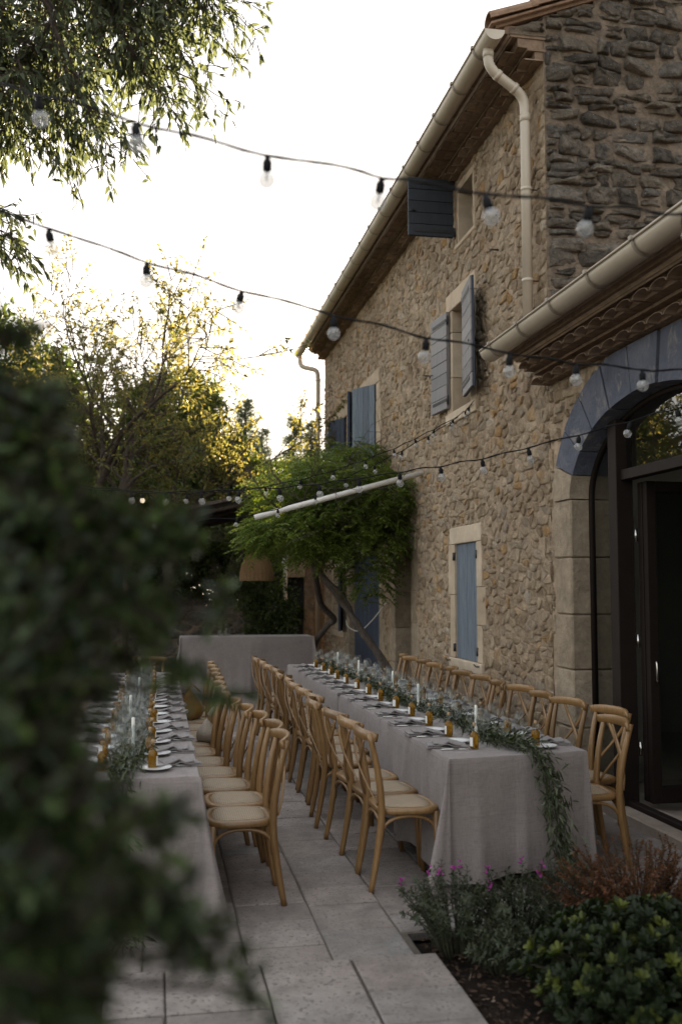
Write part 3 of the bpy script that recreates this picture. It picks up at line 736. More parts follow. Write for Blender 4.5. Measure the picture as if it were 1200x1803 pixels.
# low wing closing the far end of the court
wing = thing('low_wing', 'low rough stone wing beyond the farmhouse with a black doorway', 'outbuilding', (3.4, 20.9, 0))
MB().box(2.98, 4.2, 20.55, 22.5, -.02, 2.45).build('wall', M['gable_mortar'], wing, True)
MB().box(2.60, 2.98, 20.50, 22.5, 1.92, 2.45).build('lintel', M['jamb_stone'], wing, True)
MB().box(2.61, 2.97, 20.66, 20.72, 0, 1.915).build('door', M['black_box'], wing)
MB().tube([(2.56, 20.42, 2.32), (2.53, 20.42, 2.2), (2.56, 20.42, 2.08), (2.56, 20.42, 0)], .045, 10).build('downpipe', M['white_metal'], wing)

# ---------------------------------------------------------------- annex with the arched glazed door
annex = thing('annex', 'single-storey stone annex with blue-washed arch and dark glazed door', 'annex', (5.4, 3.0, 0))
AY0, AY1, ATOP = -1.5, HY0, 3.47
AC, AA, AB, AZ = 6.42, 1.30, .68, 2.43       # arch: centre y, half width, rise, springing
def in_arch(u, v, g=0):
    if v < AZ: return abs(u-AC) < AA+g
    return ((u-AC)/(AA+g))**2+((v-AZ)/(AB+g))**2 < 1
awall = sheet('front_wall', annex, AY0, AY1+.0, -.02, ATOP+.2, .06, fac, M['mortar'], lambda u, v: in_arch(u, v, .06), .013, 8.5)
cells = [c for c in coursed(4.1, AY1-.01, 0, ATOP, .23, .15, 31) if not in_arch(sum(q[0] for q in c)/len(c), sum(q[1] for q in c)/len(c), .40)]
masonry(awall, cells, fac, 8, .009, .022, .09, M['facade_stone'], 120)
# arch stones: jamb blocks and voussoirs, each with its reveal
def arch_pt(a, g): return AC+(AA+g)*math.cos(a), AZ+(AB+g*1.12)*math.sin(a)
rg = random.Random(77)
DEEP = WX+.115
for side in (1, -1):
    z = 0.0
    for h in (.56, .47, .45, .47, .48):
        e = .36 if rg.random() < .5 else .33
        y0, y1 = sorted((AC+side*AA, AC+side*(AA+e)))
        mb = MB(); mb.bbox(WX-.03, DEEP+.3, y0, y1, z+.003, z+h-.003, .012, rg.random()); o = mb.build('jamb_block', M['jamb_stone'], annex, True)
        z += h
nv = 11
for i in range(nv):
    a_0, a_1 = math.pi*i/nv, math.pi*(i+1)/nv; g1 = .36
    vs = []; kk = 4
    for X in (WX-.03+rg.uniform(-.008, .008), DEEP+.02):
        for q in range(kk+1):
            a = a_0+(a_1-a_0)*q/kk + (.007 if q == 0 else -.007 if q == kk else 0)
            y, zz = arch_pt(a, 0); vs.append((X, y, zz))
        for q in range(kk+1):
            a = a_0+(a_1-a_0)*q/kk + (.007 if q == 0 else -.007 if q == kk else 0)
            y, zz = arch_pt(a, g1); vs.append((X, y, min(zz, ATOP-.012)))
    n1 = kk+1; fs = []
    for q in range(kk):
        fs += [(q, q+1, n1+q+1, n1+q), (2*n1+q, 3*n1+q, 3*n1+q+1, 2*n1+q+1), (q, 2*n1+q, 2*n1+q+1, q+1), (n1+q, n1+q+1, 3*n1+q+1, 3*n1+q)]
    fs += [(0, n1, 3*n1, 2*n1), (kk, 2*n1+kk, 3*n1+kk, n1+kk)]
    mb = MB(); mb.add(vs, fs, False, rg.random())
    mb.build('arch_stone', M['blue_lime'] if 0 < i < nv-1 else M['jamb_stone'], annex, True)
cornice(annex, 1.0, HY0-.02, 3.47, 13)
gutter(annex, .5, 8.36, 2.875, 3.80, .095)
MB().add([(2.9, -1.5, 3.86), (7.5, -1.5, 5.2), (7.5, GY-.03, 5.2), (2.9, GY-.03, 3.86), (2.9, -1.5, 3.79), (7.5, -1.5, 5.13), (7.5, GY-.03, 5.13), (2.9, GY-.03, 3.79)],
         [(0,1,2,3),(7,6,5,4),(0,4,5,1),(1,5,6,2),(2,6,7,3),(3,7,4,0)]).build('roof', M['tile'], annex, True)
# room behind the door
MB().box(3.62, 8.0, 3.2, GY-.06, -.06, .06).build('room_floor', M['step'], annex, True)
MB().box(7.9, 8.0, 3.2, GY-.06, .06, 3.7).build('room_wall', M['plaster'], annex)
MB().box(3.75, 7.9, GY-.16, GY-.07, .06, 3.7).build('room_side_wall', M['plaster'], annex)
MB().box(3.75, 7.9, 3.1, 3.2, .06, 3.7).build('room_end_wall', M['plaster'], annex)
MB().box(3.48, 7.9, 3.2, GY-.06, 3.6, 3.68).build('room_ceiling', M['plaster'], annex)
mb = MB(); mb.bbox(5.2, 7.2, GY-.72, GY-.18, .08, 2.25, .01); cab = mb.build('cupboard', M['dark_wood'], annex)
for x_ in (5.24, 6.22):
    MB().bbox(x_, x_+.94, GY-.745, GY-.722, .2, 2.15, .008).build('cupboard_door', M['dark_wood'], cab)
# threshold step and door frame
MB().bbox(WX-.02, 3.66, AC-AA+.004, AC+AA-.004, -.02, .075, .012).build('threshold', M['step'], annex, True)
FX = DEEP+.005
frame = MB()
def arcpath(g, n=40, a0_=0, a1_=math.pi): return [arch_pt(a0_+(a1_-a0_)*i/n, g) for i in range(n+1)]
pts = [(FX+.03, AC+AA-.019, .08)]+[(FX+.03, y, z) for y, z in arcpath(-.019)]+[(FX+.03, AC-AA+.019, .08)]
frame.strip(pts, (1, 0, 0), .045, .034)
fo = frame.build('door_frame', M['frame'], annex)
PY0, PY1 = 7.07, 7.21
ztop = AZ+AB*math.sqrt(1-((PY0-AC)/AA)**2)-.03
MB().bbox(FX-.055, FX+.08, PY0, PY1, .077, ztop, .004).build('post', M['frame'], fo)
PL0 = 2*AC-PY1
MB().bbox(FX-.055, FX+.08, PL0, PL0+.14, .077, ztop, .004).build('post', M['frame'], fo)
MB().bbox(FX-.02, FX+.07, PL0+.14, PY0, 2.52, 2.60, .004).build('transom', M['frame'], fo)
MB().bbox(FX-.01, FX+.06, PY1, AC+AA-.05, .077, .20, .004).build('bottom_rail', M['frame'], fo)
MB().bbox(FX-.02, FX+.05, PL0+.14, PY0, .077, .115, .004).build('sill_track', M['frame'], fo)
def arch_glass(y0, y1, zb, x):
    n = 24; top = []
    for i in range(n+1):
        y = y0+(y1-y0)*i/n; q = 1-((y-AC)/(AA-.02))**2; top.append((y, AZ+(AB-.02)*math.sqrt(max(q, 0))))
    mb = MB(); vs = [(x, y, zb) for y, _ in top]+[(x, y, z) for y, z in top]; mb.add(vs, [(i, i+1, n+2+i, n+1+i) for i in range(n)]); return mb
arch_glass(PY1+.005, AC+AA-.03, .2, FX+.03).build('side_pane', M['pane'], fo)
arch_glass(PL0+.145, PY0-.005, 2.60, FX+.03).build('fanlight_pane', M['pane'], fo)
# leaf opened inwards beside the post, folded pair
def door_leaf(y, x0, w):
    lf = MB(); lf.bbox(x0, x0+.075, y-.03, y+.03, .12, 2.50, .004); lf.bbox(x0+w-.075, x0+w, y-.03, y+.03, .12, 2.5, .004)
    lf.bbox(x0+.075, x0+w-.075, y-.029, y+.029, .12, .24, .004); lf.bbox(x0+.075, x0+w-.075, y-.029, y+.029, 2.42, 2.5, .004)
    o = lf.build('door_leaf', M['frame'], annex)
    MB().box(x0+.075, x0+w-.075, y-.004, y+.004, .24, 2.42).build('leaf_pane', M['pane'], o)
    MB().tube([(x0+.04, y-.05, 1.0), (x0+.04, y-.06, 1.02), (x0+.04, y-.06, 1.14), (x0+.04, y-.05, 1.16)], .009, 6).build('door_handle', M['steel'], o)
door_leaf(7.01, FX+.10, .98)
door_leaf(6.93, FX+.10, .90)
for zz in (.5, 1.3, 2.1): MB().tube([(FX+.085, 7.045, zz-.05), (FX+.085, 7.045, zz+.05)], .014, 6).build('hinge_pin', M['steel'], fo)

# ---------------------------------------------------------------- ground, paving, bed
R_ = 600
gnd = MB().add([(-R_, -R_, -.09), (R_, -R_, -.09), (R_, R_, -.09), (-R_, R_, -.09)], [(0, 1, 2, 3)]).build('ground', M['ground'], None, True); tag(gnd, kind='structure')
pav = MB().add([(-7, -1.5, -.007), (1.23, -1.5, -.007), (1.23, 4.93, -.007), (WX+.02, 4.93, -.007), (WX+.02, 21.5, -.007), (-7, 21.5, -.007)], [(0, 1, 2, 3, 4, 5)]).build('pavement', M['pave_joint'], None, True)
tag(pav, kind='structure')
rg = random.Random(91); pv = []
def lay(xs, ya, yb, zoff, lens, clipx=None):
    for i in range(len(xs)-1):
        y = ya+(rg.uniform(-.3, 0) if ya > 4 and ya < 5 and False else 0)
        first = True
        while y < yb-.02:
            l = rg.uniform(*lens); l = l*(.6 if first and rg.random() < .5 else 1); first = False
            if yb-y-l < .16: l = yb-y
            pv.append((xs[i], xs[i+1], y, y+l, zoff+rg.uniform(-.003, .003))); y += l
xs_far = [-6.9, -6.43, -5.98, -5.5, -5.05, -4.6, -4.12, -3.65, -3.2, -2.74, -2.3, -1.85, -1.4, -.95, -.5, -.05, .42, .81, 1.20]
xs_right = [1.20, 1.60, 2.02, 2.45, 2.88, WX+.0]
xs_near = [-6.9, -6.4, -5.95, -5.45, -5.0, -4.5, -4.05, -3.55, -3.1, -2.6, -2.1, -1.65, -1.15, -.65, -.2, .05, .475, .885, 1.29]
lay(xs_far, 4.63, 21.4, 0, (.24, .52)); lay(xs_right, 4.95, 21.4, 0, (.3, .6)); lay(xs_near, -1.4, 4.615, .012, (.32, .78))
def paver_mesh(mb, x0, x1, y0, y1, z):
    g = .0052; b = .007; q = [rg.uniform(-.0035, .0035) for _ in range(8)]; r = rg.random()
    X0, X1, Y0, Y1 = x0+g, x1-g, y0+g, y1-g; zt = [z+rg.uniform(-.0015, .0015) for _ in range(4)]
    o = [(X0+q[0], Y0+q[1]), (X1+q[2], Y0+q[3]), (X1+q[4], Y1+q[5]), (X0+q[6], Y1+q[7])]; c = ((X0+X1)/2, (Y0+Y1)/2)
    inn = [(a+(b if a < c[0] else -b), d+(b if d < c[1] else -b)) for a, d in o]
    mb.add([(a, d, z-.05) for a, d in o]+[(a, d, zt[i]-.005) for i, (a, d) in enumerate(o)]+[(a, d, zt[i]) for i, (a, d) in enumerate(inn)],
           [(i, (i+1) % 4, 4+(i+1) % 4, 4+i) for i in range(4)]+[(4+i, 4+(i+1) % 4, 8+(i+1) % 4, 8+i) for i in range(4)]+[(8, 9, 10, 11)], False, r)
def pv_size(q):
    c = [proj((x, y, 0)) for x in q[:2] for y in q[2:4]]
    if min(z for _, _, z in c) < .3 or max(a for a, _, _ in c) < 0 or min(a for a, _, _ in c) > 1200 or min(b for _, b, _ in c) > 1803: return 0
    return (max(a for a, _, _ in c)-min(a for a, _, _ in c))*(max(b for _, b, _ in c)-min(b for _, b, _ in c))
pv.sort(key=lambda q: -pv_size(q)); jm = MB()
for i, q in enumerate(pv):
    if i < 290 and pv_size(q) > 0:
        mb = MB(); paver_mesh(mb, *q); mb.build('paver', M['paver'], pav, True)
    else: paver_mesh(jm, *q)
o = jm.build('far_pavers', M['paver'], pav, True); o['kind'] = 'stuff'
# planting bed
bed = MB(); Pg = [[(1.25+2.1*i/30, -1.4+6.3*j/70, -.05+.03*mnoise.noise((i*.3, j*.3, 0))) for j in range(71)] for i in range(31)]
bed.grid(Pg); bedo = bed.build('planting_bed', M['soil'], None, True); tag(bedo, kind='structure')
rr = np.random.default_rng(3); n = 5200
pos = np.stack([rr.uniform(1.28, 3.3, n), rr.uniform(2.6, 4.9, n), rr.uniform(-.045, -.008, n)], 1)
dr_ = rr.normal(size=(n, 3)); dr_[:, 2] *= .25; up_ = rr.normal(size=(n, 3))*.35+[0, 0, 1]
o = leaf_mesh('bark_mulch', pos, dr_, up_, rr.uniform(.012, .045, n), rr.uniform(.006, .02, n), M['mulch'], None, rr, .1, 0)
tag(o, 'dark shredded bark mulch covering the planting bed', 'mulch', kind='stuff')

# ---------------------------------------------------------------- chairs
def lerp_path(pts, n=12):                        # Catmull-Rom through points
    P = [Vector(p) for p in pts]; P = [P[0]*2-P[1]]+P+[P[-1]*2-P[-2]]; out = []
    for i in range(1, len(P)-2):
        for s_ in range(n):
            t_ = s_/n; a, b, c, d = P[i-1], P[i], P[i+1], P[i+2]
            out.append(.5*((2*b)+(c-a)*t_+(2*a-5*b+4*c-d)*t_*t_+(3*b-a-3*c+d)*t_**3))
    out.append(P[-2]); return out
def seat_outline(g=0, n=28):
    out = []
    for i in range(n):
        w = 2*math.pi*i/n; cx_, sy_ = math.cos(w), math.sin(w)
        e = .62 if sy_ > 0 else .42
        x = (abs(cx_)**e)*(1 if cx_ > 0 else -1); y = (abs(sy_)**(.7 if sy_ > 0 else .45))*(1 if sy_ > 0 else -1)
        wd = .205+.018*y
        out.append((x*(wd+g), y*(.188+g)))
    return out
def make_chair():
    t = thing('cross_back_chair', 'x', 'chair')
    n = 28; o, i1, i2 = seat_outline(0), seat_outline(-.045), seat_outline(-.05)
    z1, z0 = .455, .418
    mb = MB(); rings = [(seat_outline(-.012), z0), (seat_outline(0), z0+.008), (seat_outline(0), z1-.008), (seat_outline(-.008), z1), (i1, z1), (i1, z1-.02)]
    vs = [(x, y, z) for q, z in rings for x, y in q]; fs = [(r*n+k, r*n+(k+1) % n, (r+1)*n+(k+1) % n, (r+1)*n+k) for r in range(len(rings)-1) for k in range(n)]
    fs.append(tuple(range(n))[::-1]); mb.add(vs, fs, True); mb.build('seat_frame', M['oak'], t)
    mb = MB(); rings = [(i1, z1-.006), (seat_outline(-.055), z1+.005), (seat_outline(-.10), z1+.010)]
    vs = [(x, y, z) for q, z in rings for x, y in q]+[(0, 0, z1+.012)]
    fs = [(r*n+k, r*n+(k+1) % n, (r+1)*n+(k+1) % n, (r+1)*n+k) for r in range(2) for k in range(n)]+[(2*n+k, 2*n+(k+1) % n, 3*n) for k in range(n)]
    mb.add(vs, fs, True); mb.build('seat_panel', M['rattan'], t)
    for s_ in (-1, 1):
        pth = lerp_path([(s_*.185, -.235, 0), (s_*.180, -.195, .22), (s_*.182, -.172, .44), (s_*.192, -.195, .66), (s_*.205, -.245, .875)], 5)
        rr_ = [.0155+.006*math.sin(math.pi*min(1, max(0, k/(len(pth)-1)*.95+.05))) for k in range(len(pth))]
        MB().tube(pth, rr_, 9).build('leg', M['oak'], t)
        pth = [(s_*.168, .148, .43), (s_*.172, .155, .25), (s_*.178, .168, 0)]
        MB().tube(pth, [.021, .019, .015], 9).build('leg', M['oak'], t)
    # bentwood top rail
    pts = []; ups = []
    for k in range(17):
        a = -1+2*k/16; pts.append((a*.228, -.292+.062*abs(a)**2.6+.02, .862-.010*abs(a)**3+.006)); ups.append((0, .12, 1))
    MB().strip(pts, ups, [.058-.012*abs(-1+2*k/16)**4 for k in range(17)], .022).build('top_rail', M['oak'], t)
    for s_ in (-1, 1):
        pth = lerp_path([(s_*.125, -.262, .838), (s_*.075, -.268+s_*.004, .76), (-s_*.03, -.258+s_*.007, .66), (-s_*.125, -.225, .55), (-s_*.176, -.196, .475)], 4)
        MB().strip(pth, (1, 0, .35*s_), .027, .009).build('cross_slat', M['oak'], t)
    def arch(a, b, zlow=.27, ztop_=.408):
        a, b = V3(a), V3(b); pth = []
        for k in range(13):
            w = k/12; f = math.sin(math.pi*w)**.55 if 0 < w < 1 else 0
            q = a+(b-a)*(.5-.5*math.cos(math.pi*w)); pth.append((q.x, q.y, zlow+(ztop_-zlow)*f))
        MB().tube(pth, .0105, 7).build('brace', M['oak'], t)
    for s_ in (-1, 1): arch((s_*.178, -.172, 0), (s_*.166, .148, 0))
    arch((-.166, .15, 0), (.166, .15, 0)); arch((-.175, -.176, 0), (.175, -.176, 0))
    return t
chair = make_chair(); first = [True]
def place(x, y, rz, label, group):
    if first[0]:
        first[0] = False; chair.location = (x, y, 0); chair.rotation_euler = (0, 0, rz); chair['label'] = label; chair['group'] = group; return chair
    return dup(chair, (x, y, 0), rz, label, group)
ORD = 'first second third fourth fifth sixth seventh eighth ninth tenth eleventh twelfth thirteenth'.split()
rg = random.Random(17)
FACE_PX, FACE_NX = -math.pi/2, math.pi/2      # chair front is local +Y
ys = [5.78, 6.22, 6.66, 7.30, 7.72, 8.18, 8.66, 9.14, 9.66, 10.2, 10.74, 11.28, 11.84]
dx = [0, -.01, -.03, -.06, .0, -.02, -.03, .0, -.02, 0, -.03, -.02, -.05]
for i, y in enumerate(ys):
    l = f'honey cross-back chair, {ORD[i]} from the garland end, aisle side of the wall-side table'
    if i == 0: l = 'honey wood chair with cane seat at the garland end, aisle side of wall-side table'
    place(1.425+dx[i], y, FACE_PX+rg.uniform(-.13, .13), l, 'chairs on the aisle side of the wall-side table')
ys = [5.92, 6.38, 6.92, 7.42, 7.88, 8.40, 8.92, 9.42, 9.94, 10.44, 10.94, 11.46, 11.98]
dx = [-.12, .09, .03, .0, .03, -.02, .02, .0, .03, 0, .02, 0, .02]
for i, y in enumerate(ys):
    l = f'honey cross-back chair against the stone wall, {ORD[i]} from the garland end of its row'
    if i == 0: l = 'honey wood chair pushed in beside the glazed door, wall side of the table'
    if i == 1: l = 'honey wood chair pulled out beside the glazed door, wall side of the table'
    place(2.71+dx[i], y, FACE_NX+rg.uniform(-.15, .15), l, 'chairs on the wall side of the wall-side table')
ys = [5.63, 6.05, 6.50, 6.93, 7.36, 7.80, 8.24, 8.7, 9.16, 9.62, 10.1, 10.6, 11.1]
dx = [.015, .03, -.01, -.06, -.11, -.16, -.15, -.14, -.12, -.12, -.1, -.1, -.1]
for i, y in enumerate(ys):
    l = f'honey cross-back chair, {ORD[i]} from the open end, aisle side of the garden-side table'
    if i == 0: l = 'honey wood chair with full cane seat in view at the garden-side table corner'
    place(.435+dx[i], y, FACE_NX+rg.uniform(-.06, .06), l, 'chairs on the aisle side of the garden-side table')
for i in range(13):
    place(-.76+rg.uniform(-.04, .04), 5.7+i*.46, FACE_PX+rg.uniform(-.06, .06), f'honey cross-back chair half hidden by leaves, {ORD[i]} from the open end, garden side', 'chairs on the garden side of the garden-side table')
place(-.13, 11.75, math.pi, 'honey wood chair at the head of the garden-side table, facing along it', 'chairs at table heads')

# ---------------------------------------------------------------- tables and cloths
def table(x0, x1, y0, y1, label):
    t = thing('trestle_table', label, 'table', ((x0+x1)/2, (y0+y1)/2, 0))
    mb = MB(); mb.bbox(x0+.02, x1-.02, y0+.02, y1-.02, .70, .738, .005); mb.build('tabletop', M['dark_wood'], t)
    for x in (x0+.13, x1-.13):
        for y in (y0+.25, y1-.25): MB().tube([(x, y, 0), (x, y, .70)], .018, 8).build('leg', M['iron'], t)
def cloth(x0, x1, y0, y1, near, far, label, group, ztop=.75, hem=.10, skew=0, seed=0, flare=.035, mat='linen', ramt=1.0):
    rg = random.Random(seed); mb = MB(); ph = [rg.uniform(0, 6.28) for _ in range(6)]; rid = [seed*3.7+(y1-y0)+.2+(x1-x0)*.52, seed*3.7+(y1-y0)-.13, seed*3.7+(y1-y0)*.45, seed*3.7+(y1-y0)+.35+(x1-x0)*.02] if near else [seed*3.7+(y1-y0)*rg.random()]
    def sk(x, y): return (x, y+skew*(x-x0)*max(0, 1-(y-y0)/1.6)) if near else (x, y)
    nx, ny = 12, max(4, int((y1-y0)/.12))
    mb.grid([[(*sk(x0+(x1-x0)*i/nx, y0+(y1-y0)*j/ny), ztop+.0015*mnoise.noise((i*.5, j*.5, seed))) for j in range(ny+1)] for i in range(nx+1)])
    def run(path):                                # path: list of (x, y, outward normal, corner weight, arc length)
        rows = 14; Pg = []
        for (x, y, nx_, ny_, cw, s_) in path:
            col = []
            for r in range(rows+1):
                t_ = r/rows; z = ztop-(ztop-hem)*t_
                w = t_**1.1
                fold = math.sin(s_*2*math.pi/.62+ph[0]+.8*math.sin(s_*1.9))*.020+math.sin(s_*2*math.pi/.27+ph[1]+1.3*math.sin(s_*2.7))*.008*(.4+.6*math.sin(s_*1.1)**2)+math.sin(s_*2*math.pi/1.3+ph[2])*.015
                cf = cw*(.17+.06*math.sin(s_*2*math.pi/.12+ph[3]))
                off = .006+w*(flare*.5+fold+cf) - (.006 if r == 0 else 0)
                off += (.004*mnoise.noise((s_*6, z*6, seed))+.009*mnoise.noise((s_*2.3, z*1.6, seed+5)))*min(1, t_*4)
                off += w*sum(.034*math.exp(-((s_-q_)/.03)**2) for q_ in rid)
                if r == 0: zz = ztop
                else: zz = z+.0-(0 if r < rows else -.012*math.sin(s_*9+ph[4])-.02*cw)
                col.append((x+nx_*off, y+ny_*off, zz if r != 1 else ztop-.012))
            Pg.append(col)
        mb.grid(Pg)
    step = .03; path = []; s_ = seed*3.7
    def seg(xa, ya, xb, yb, nx_, ny_):
        nonlocal s_
        L = math.hypot(xb-xa, yb-ya); n = max(2, int(L/step))
        for k in range(n+1):
            f = k/n; path.append((*sk(xa+(xb-xa)*f, ya+(yb-ya)*f), nx_, ny_, 0, s_+L*f))
        s_ += L
    def corner(x, y, a_0, a_1, amt=1.0):
        nonlocal s_
        for k in range(1, 10):
            f = k/10; a = a_0+(a_1-a_0)*f; s_ += .022; path.append((*sk(x, y), math.cos(a), math.sin(a), amt*math.sin(math.pi*f)**1.2, s_))
    if near:
        seg(x0, y1, x0, y0, -1, 0); corner(x0, y0, math.pi, 1.5*math.pi); seg(x0, y0, x1, y0, 0, -1); corner(x1, y0, 1.5*math.pi, 2*math.pi, ramt); seg(x1, y0, x1, y1, 1, 0)
        if far: corner(x1, y1, 0, .5*math.pi); seg(x1, y1, x0, y1, 0, 1)
        run(path)
    elif far:
        seg(x1, y0, x1, y1, 1, 0); corner(x1, y1, 0, .5*math.pi); seg(x1, y1, x0, y1, 0, 1); corner(x0, y1, .5*math.pi, math.pi); seg(x0, y1, x0, y0, -1, 0); run(path)
    else:
        seg(x0, y1, x0, y0, -1, 0); run(path); path = []; seg(x1, y0, x1, y1, 1, 0); run(path)
    o = mb.build('tablecloth', M[mat], None)
    tag(o, label, 'tablecloth', group); return o
RX0, RX1, LX0, LX1 = 1.60, 2.47, -.53, .215
rys = [5.42, 7.15, 8.9, 10.65, 12.40]; lys = [5.16, 6.75, 8.35, 9.95, 11.5]
for i in range(4):
    where = ['at its garland-draped end', 'second from the garland-draped end', 'third from the garland-draped end', 'at the end towards the bar'][i]
    table(RX0, RX1, rys[i]+(.24 if i == 0 else 0), rys[i+1], 'cloth-covered trestle table of the wall-side row, '+where)
    cloth(RX0, RX1, rys[i]+(.004 if i else 0), rys[i+1]-.004, i == 0, i == 3, 'taupe linen cloth on the wall-side table row, '+where, 'cloths on the wall-side table row', seed=i+1, skew=.16 if i == 0 else 0, hem=.09, ztop=.75+.002*(i % 2), flare=.02 if i else .025, ramt=.3)
    where = ['at its open end', 'second from its open end', 'third from its open end', 'at the end towards the bar'][i]
    table(LX0, LX1, lys[i], lys[i+1], 'cloth-covered trestle table of the garden-side row, '+where)
    cloth(LX0, LX1, lys[i]+(.004 if i else 0), lys[i+1]-.004, i == 0, i == 3, 'taupe linen cloth on the garden-side table row, '+where, 'cloths on the garden-side table row', seed=i+11, hem=.05 if i == 0 else .09, ztop=.75+.002*(i % 2), flare=.06 if i == 0 else .02)
# bar at the far end
table(.36, 2.50, 16.2, 16.9, 'cloth-covered bar table standing across the far end of the terrace')
cloth(.36, 2.50, 16.2, 16.9, True, True, 'taupe linen cloth covering the bar table at the far end', 'cloths on the bar', ztop=.91, hem=.02, seed=41, flare=.03)
bar = [o for o in C.objects if o.name.startswith('trestle_table')][-1]
for ch in bar.children:
    if ch.name.startswith('tabletop'): ch.location.z += .16

# ---------------------------------------------------------------- tableware
def glass_proto(h, rb, foot, stem, name):
    t = thing(name, 'x', 'glass')
    b = h*stem
    MB().lathe([(foot, 0), (foot, .003), (.006, .008), (.0042, .02), (.0042, b-.01), (.008, b)], 12).build('stem', M['glass'], t)
    MB().lathe([(.004, b), (rb*.62, b+.012), (rb*.95, b+(h-b)*.32), (rb, b+(h-b)*.5), (rb*.86, b+(h-b)*.8), (rb*.74, h), (rb*.72, h), (rb*.84, b+(h-b)*.8), (rb*.97, b+(h-b)*.5), (rb*.92, b+(h-b)*.32)], 14).build('bowl', M['glass'], t)
    return t
def bottle_proto():
    t = thing('oil_bottle', 'x', 'bottle')
    MB().lathe([(0, 0), (.026, 0), (.029, .006), (.029, .082), (.026, .098), (.014, .112)], 14).build('oil', M['oil'], t)
    MB().lathe([(.0145, .112), (.0115, .122), (.0115, .142), (.014, .146), (.014, .15)], 12).build('neck', M['glass'], t)
    MB().lathe([(0, .148), (.0105, .148), (.0115, .172), (0, .173)], 10).build('stopper', M['cork'], t)
    vs = []; 
    for k in range(7):
        a = math.pi*.82+math.pi*.5*k/6
        for z in (.018, .076): vs.append((.0296*math.cos(a), .0296*math.sin(a), z))
    MB().add(vs, [(2*k, 2*k+2, 2*k+3, 2*k+1) for k in range(6)], True).build('paper_label', M['paper'], t)
    return t
def napkin_proto():
    t = thing('folded_napkin', 'x', 'napkin')
    for q, (w_, l_, z, ph) in enumerate(((.13, .215, .003, 0), (.125, .205, .013, .6), (.115, .14, .024, 1.3))):
        Pg = []
        for i in range(15):
            f = i/14; row = []
            for j in range(6):
                g = j/5-.5
                hump = (.018 if q else .004)*math.exp(-((f-.42-.05*q)/.13)**2)+.004*math.sin(f*9+ph)
                row.append((g*w_*(1-.12*math.sin(f*3.1+ph)), (f-.5)*l_, z+hump+.003*g*math.sin(5*f+ph)))
            Pg.append(row)
        mb = MB(); mb.grid(Pg); Pl = [[(x, y, z_-.006) for x, y, z_ in row] for row in Pg]; mb.grid([r[::-1] for r in Pl])
        for j in (0, 5): mb.grid([[Pg[i][j], Pl[i][j]] for i in range(15)])
        for i in (0, 14): mb.grid([[Pg[i][j], Pl[i][j]] for j in range(6)])
        mb.build('fold', M['napkin'], t)
    return t
def plate_proto():
    mb = MB(); mb.lathe([(0, .004), (.045, .004), (.058, .009), (.082, .015), (.083, .017), (.081, .0175), (.057, .0115), (.045, .007), (0, .007)], 26)
    o = mb.build('side_plate', M['ceramic']); return tag(o, 'x', 'plate')
def knife_proto():
    t = thing('table_knife', 'x', 'knife')
    MB().strip([(0, -.105, .004), (0, -.03, .005), (0, .0, .004)], (1, 0, 0), [.013, .010, .009], .006).build('handle', M['steel'], t)
    MB().strip([(0, .0, .004), (0, .06, .004), (0, .105, .004)], (1, 0, 0), [.012, .017, .006], .0025).build('blade', M['steel'], t); return t
def fork_proto():
    t = thing('table_fork', 'x', 'fork')
    MB().strip([(0, -.1, .004), (0, -.02, .006), (0, .045, .005)], (1, 0, 0), [.012, .006, .010], .004).build('handle', M['steel'], t)
    mb = MB()
    for k in range(4):
        x = -.0085+.0057*k; mb.strip([(x*.6, .04, .005), (x, .055, .003), (x, .10, .008)], (1, 0, 0), .0035, .002)
    mb.build('tines', M['steel'], t); return t
def candle_proto():
    t = thing('taper_candle', 'x', 'candle')
    MB().lathe([(0, 0), (.026, 0), (.026, .012), (.016, .02), (.0145, .03), (0, .03)], 14).build('holder', M['ceramic'], t)
    MB().lathe([(.0105, .028), (.0095, .20), (.004, .206), (0, .207)], 10).build('wax', M['wax'], t)
    MB().tube([(0, 0, .205), (.001, 0, .214)], .0012, 5).build('wick', M['cable'], t); return t
protos = {'big': glass_proto(.205, .042, .036, .47, 'wine_glass'), 'small': glass_proto(.175, .036, .033, .45, 'goblet'), 'bottle': bottle_proto(), 'napkin': napkin_proto(), 'plate': plate_proto(), 'knife': knife_proto(), 'fork': fork_proto(), 'candle': candle_proto()}
protos['bottle'].scale = (.88, .88, .88); protos['napkin'].scale = (1.25, 1.15, 1.0); used = {}
def put(k, x, y, z, rz, label, group):
    p = protos[k]
    if not used.get(k):
        used[k] = 1; p.location = (x, y, z); p.rotation_euler.z = rz; p['label'] = label; p['group'] = group; return p
    if p.type == 'MESH':
        o = p.copy(); C.objects.link(o); o.location = (x, y, z); o.rotation_euler.z = rz; o['label'] = label; o['group'] = group; return o
    return dup(p, (x, y, z), rz, label, group, tuple(p.scale))
rg = random.Random(55)
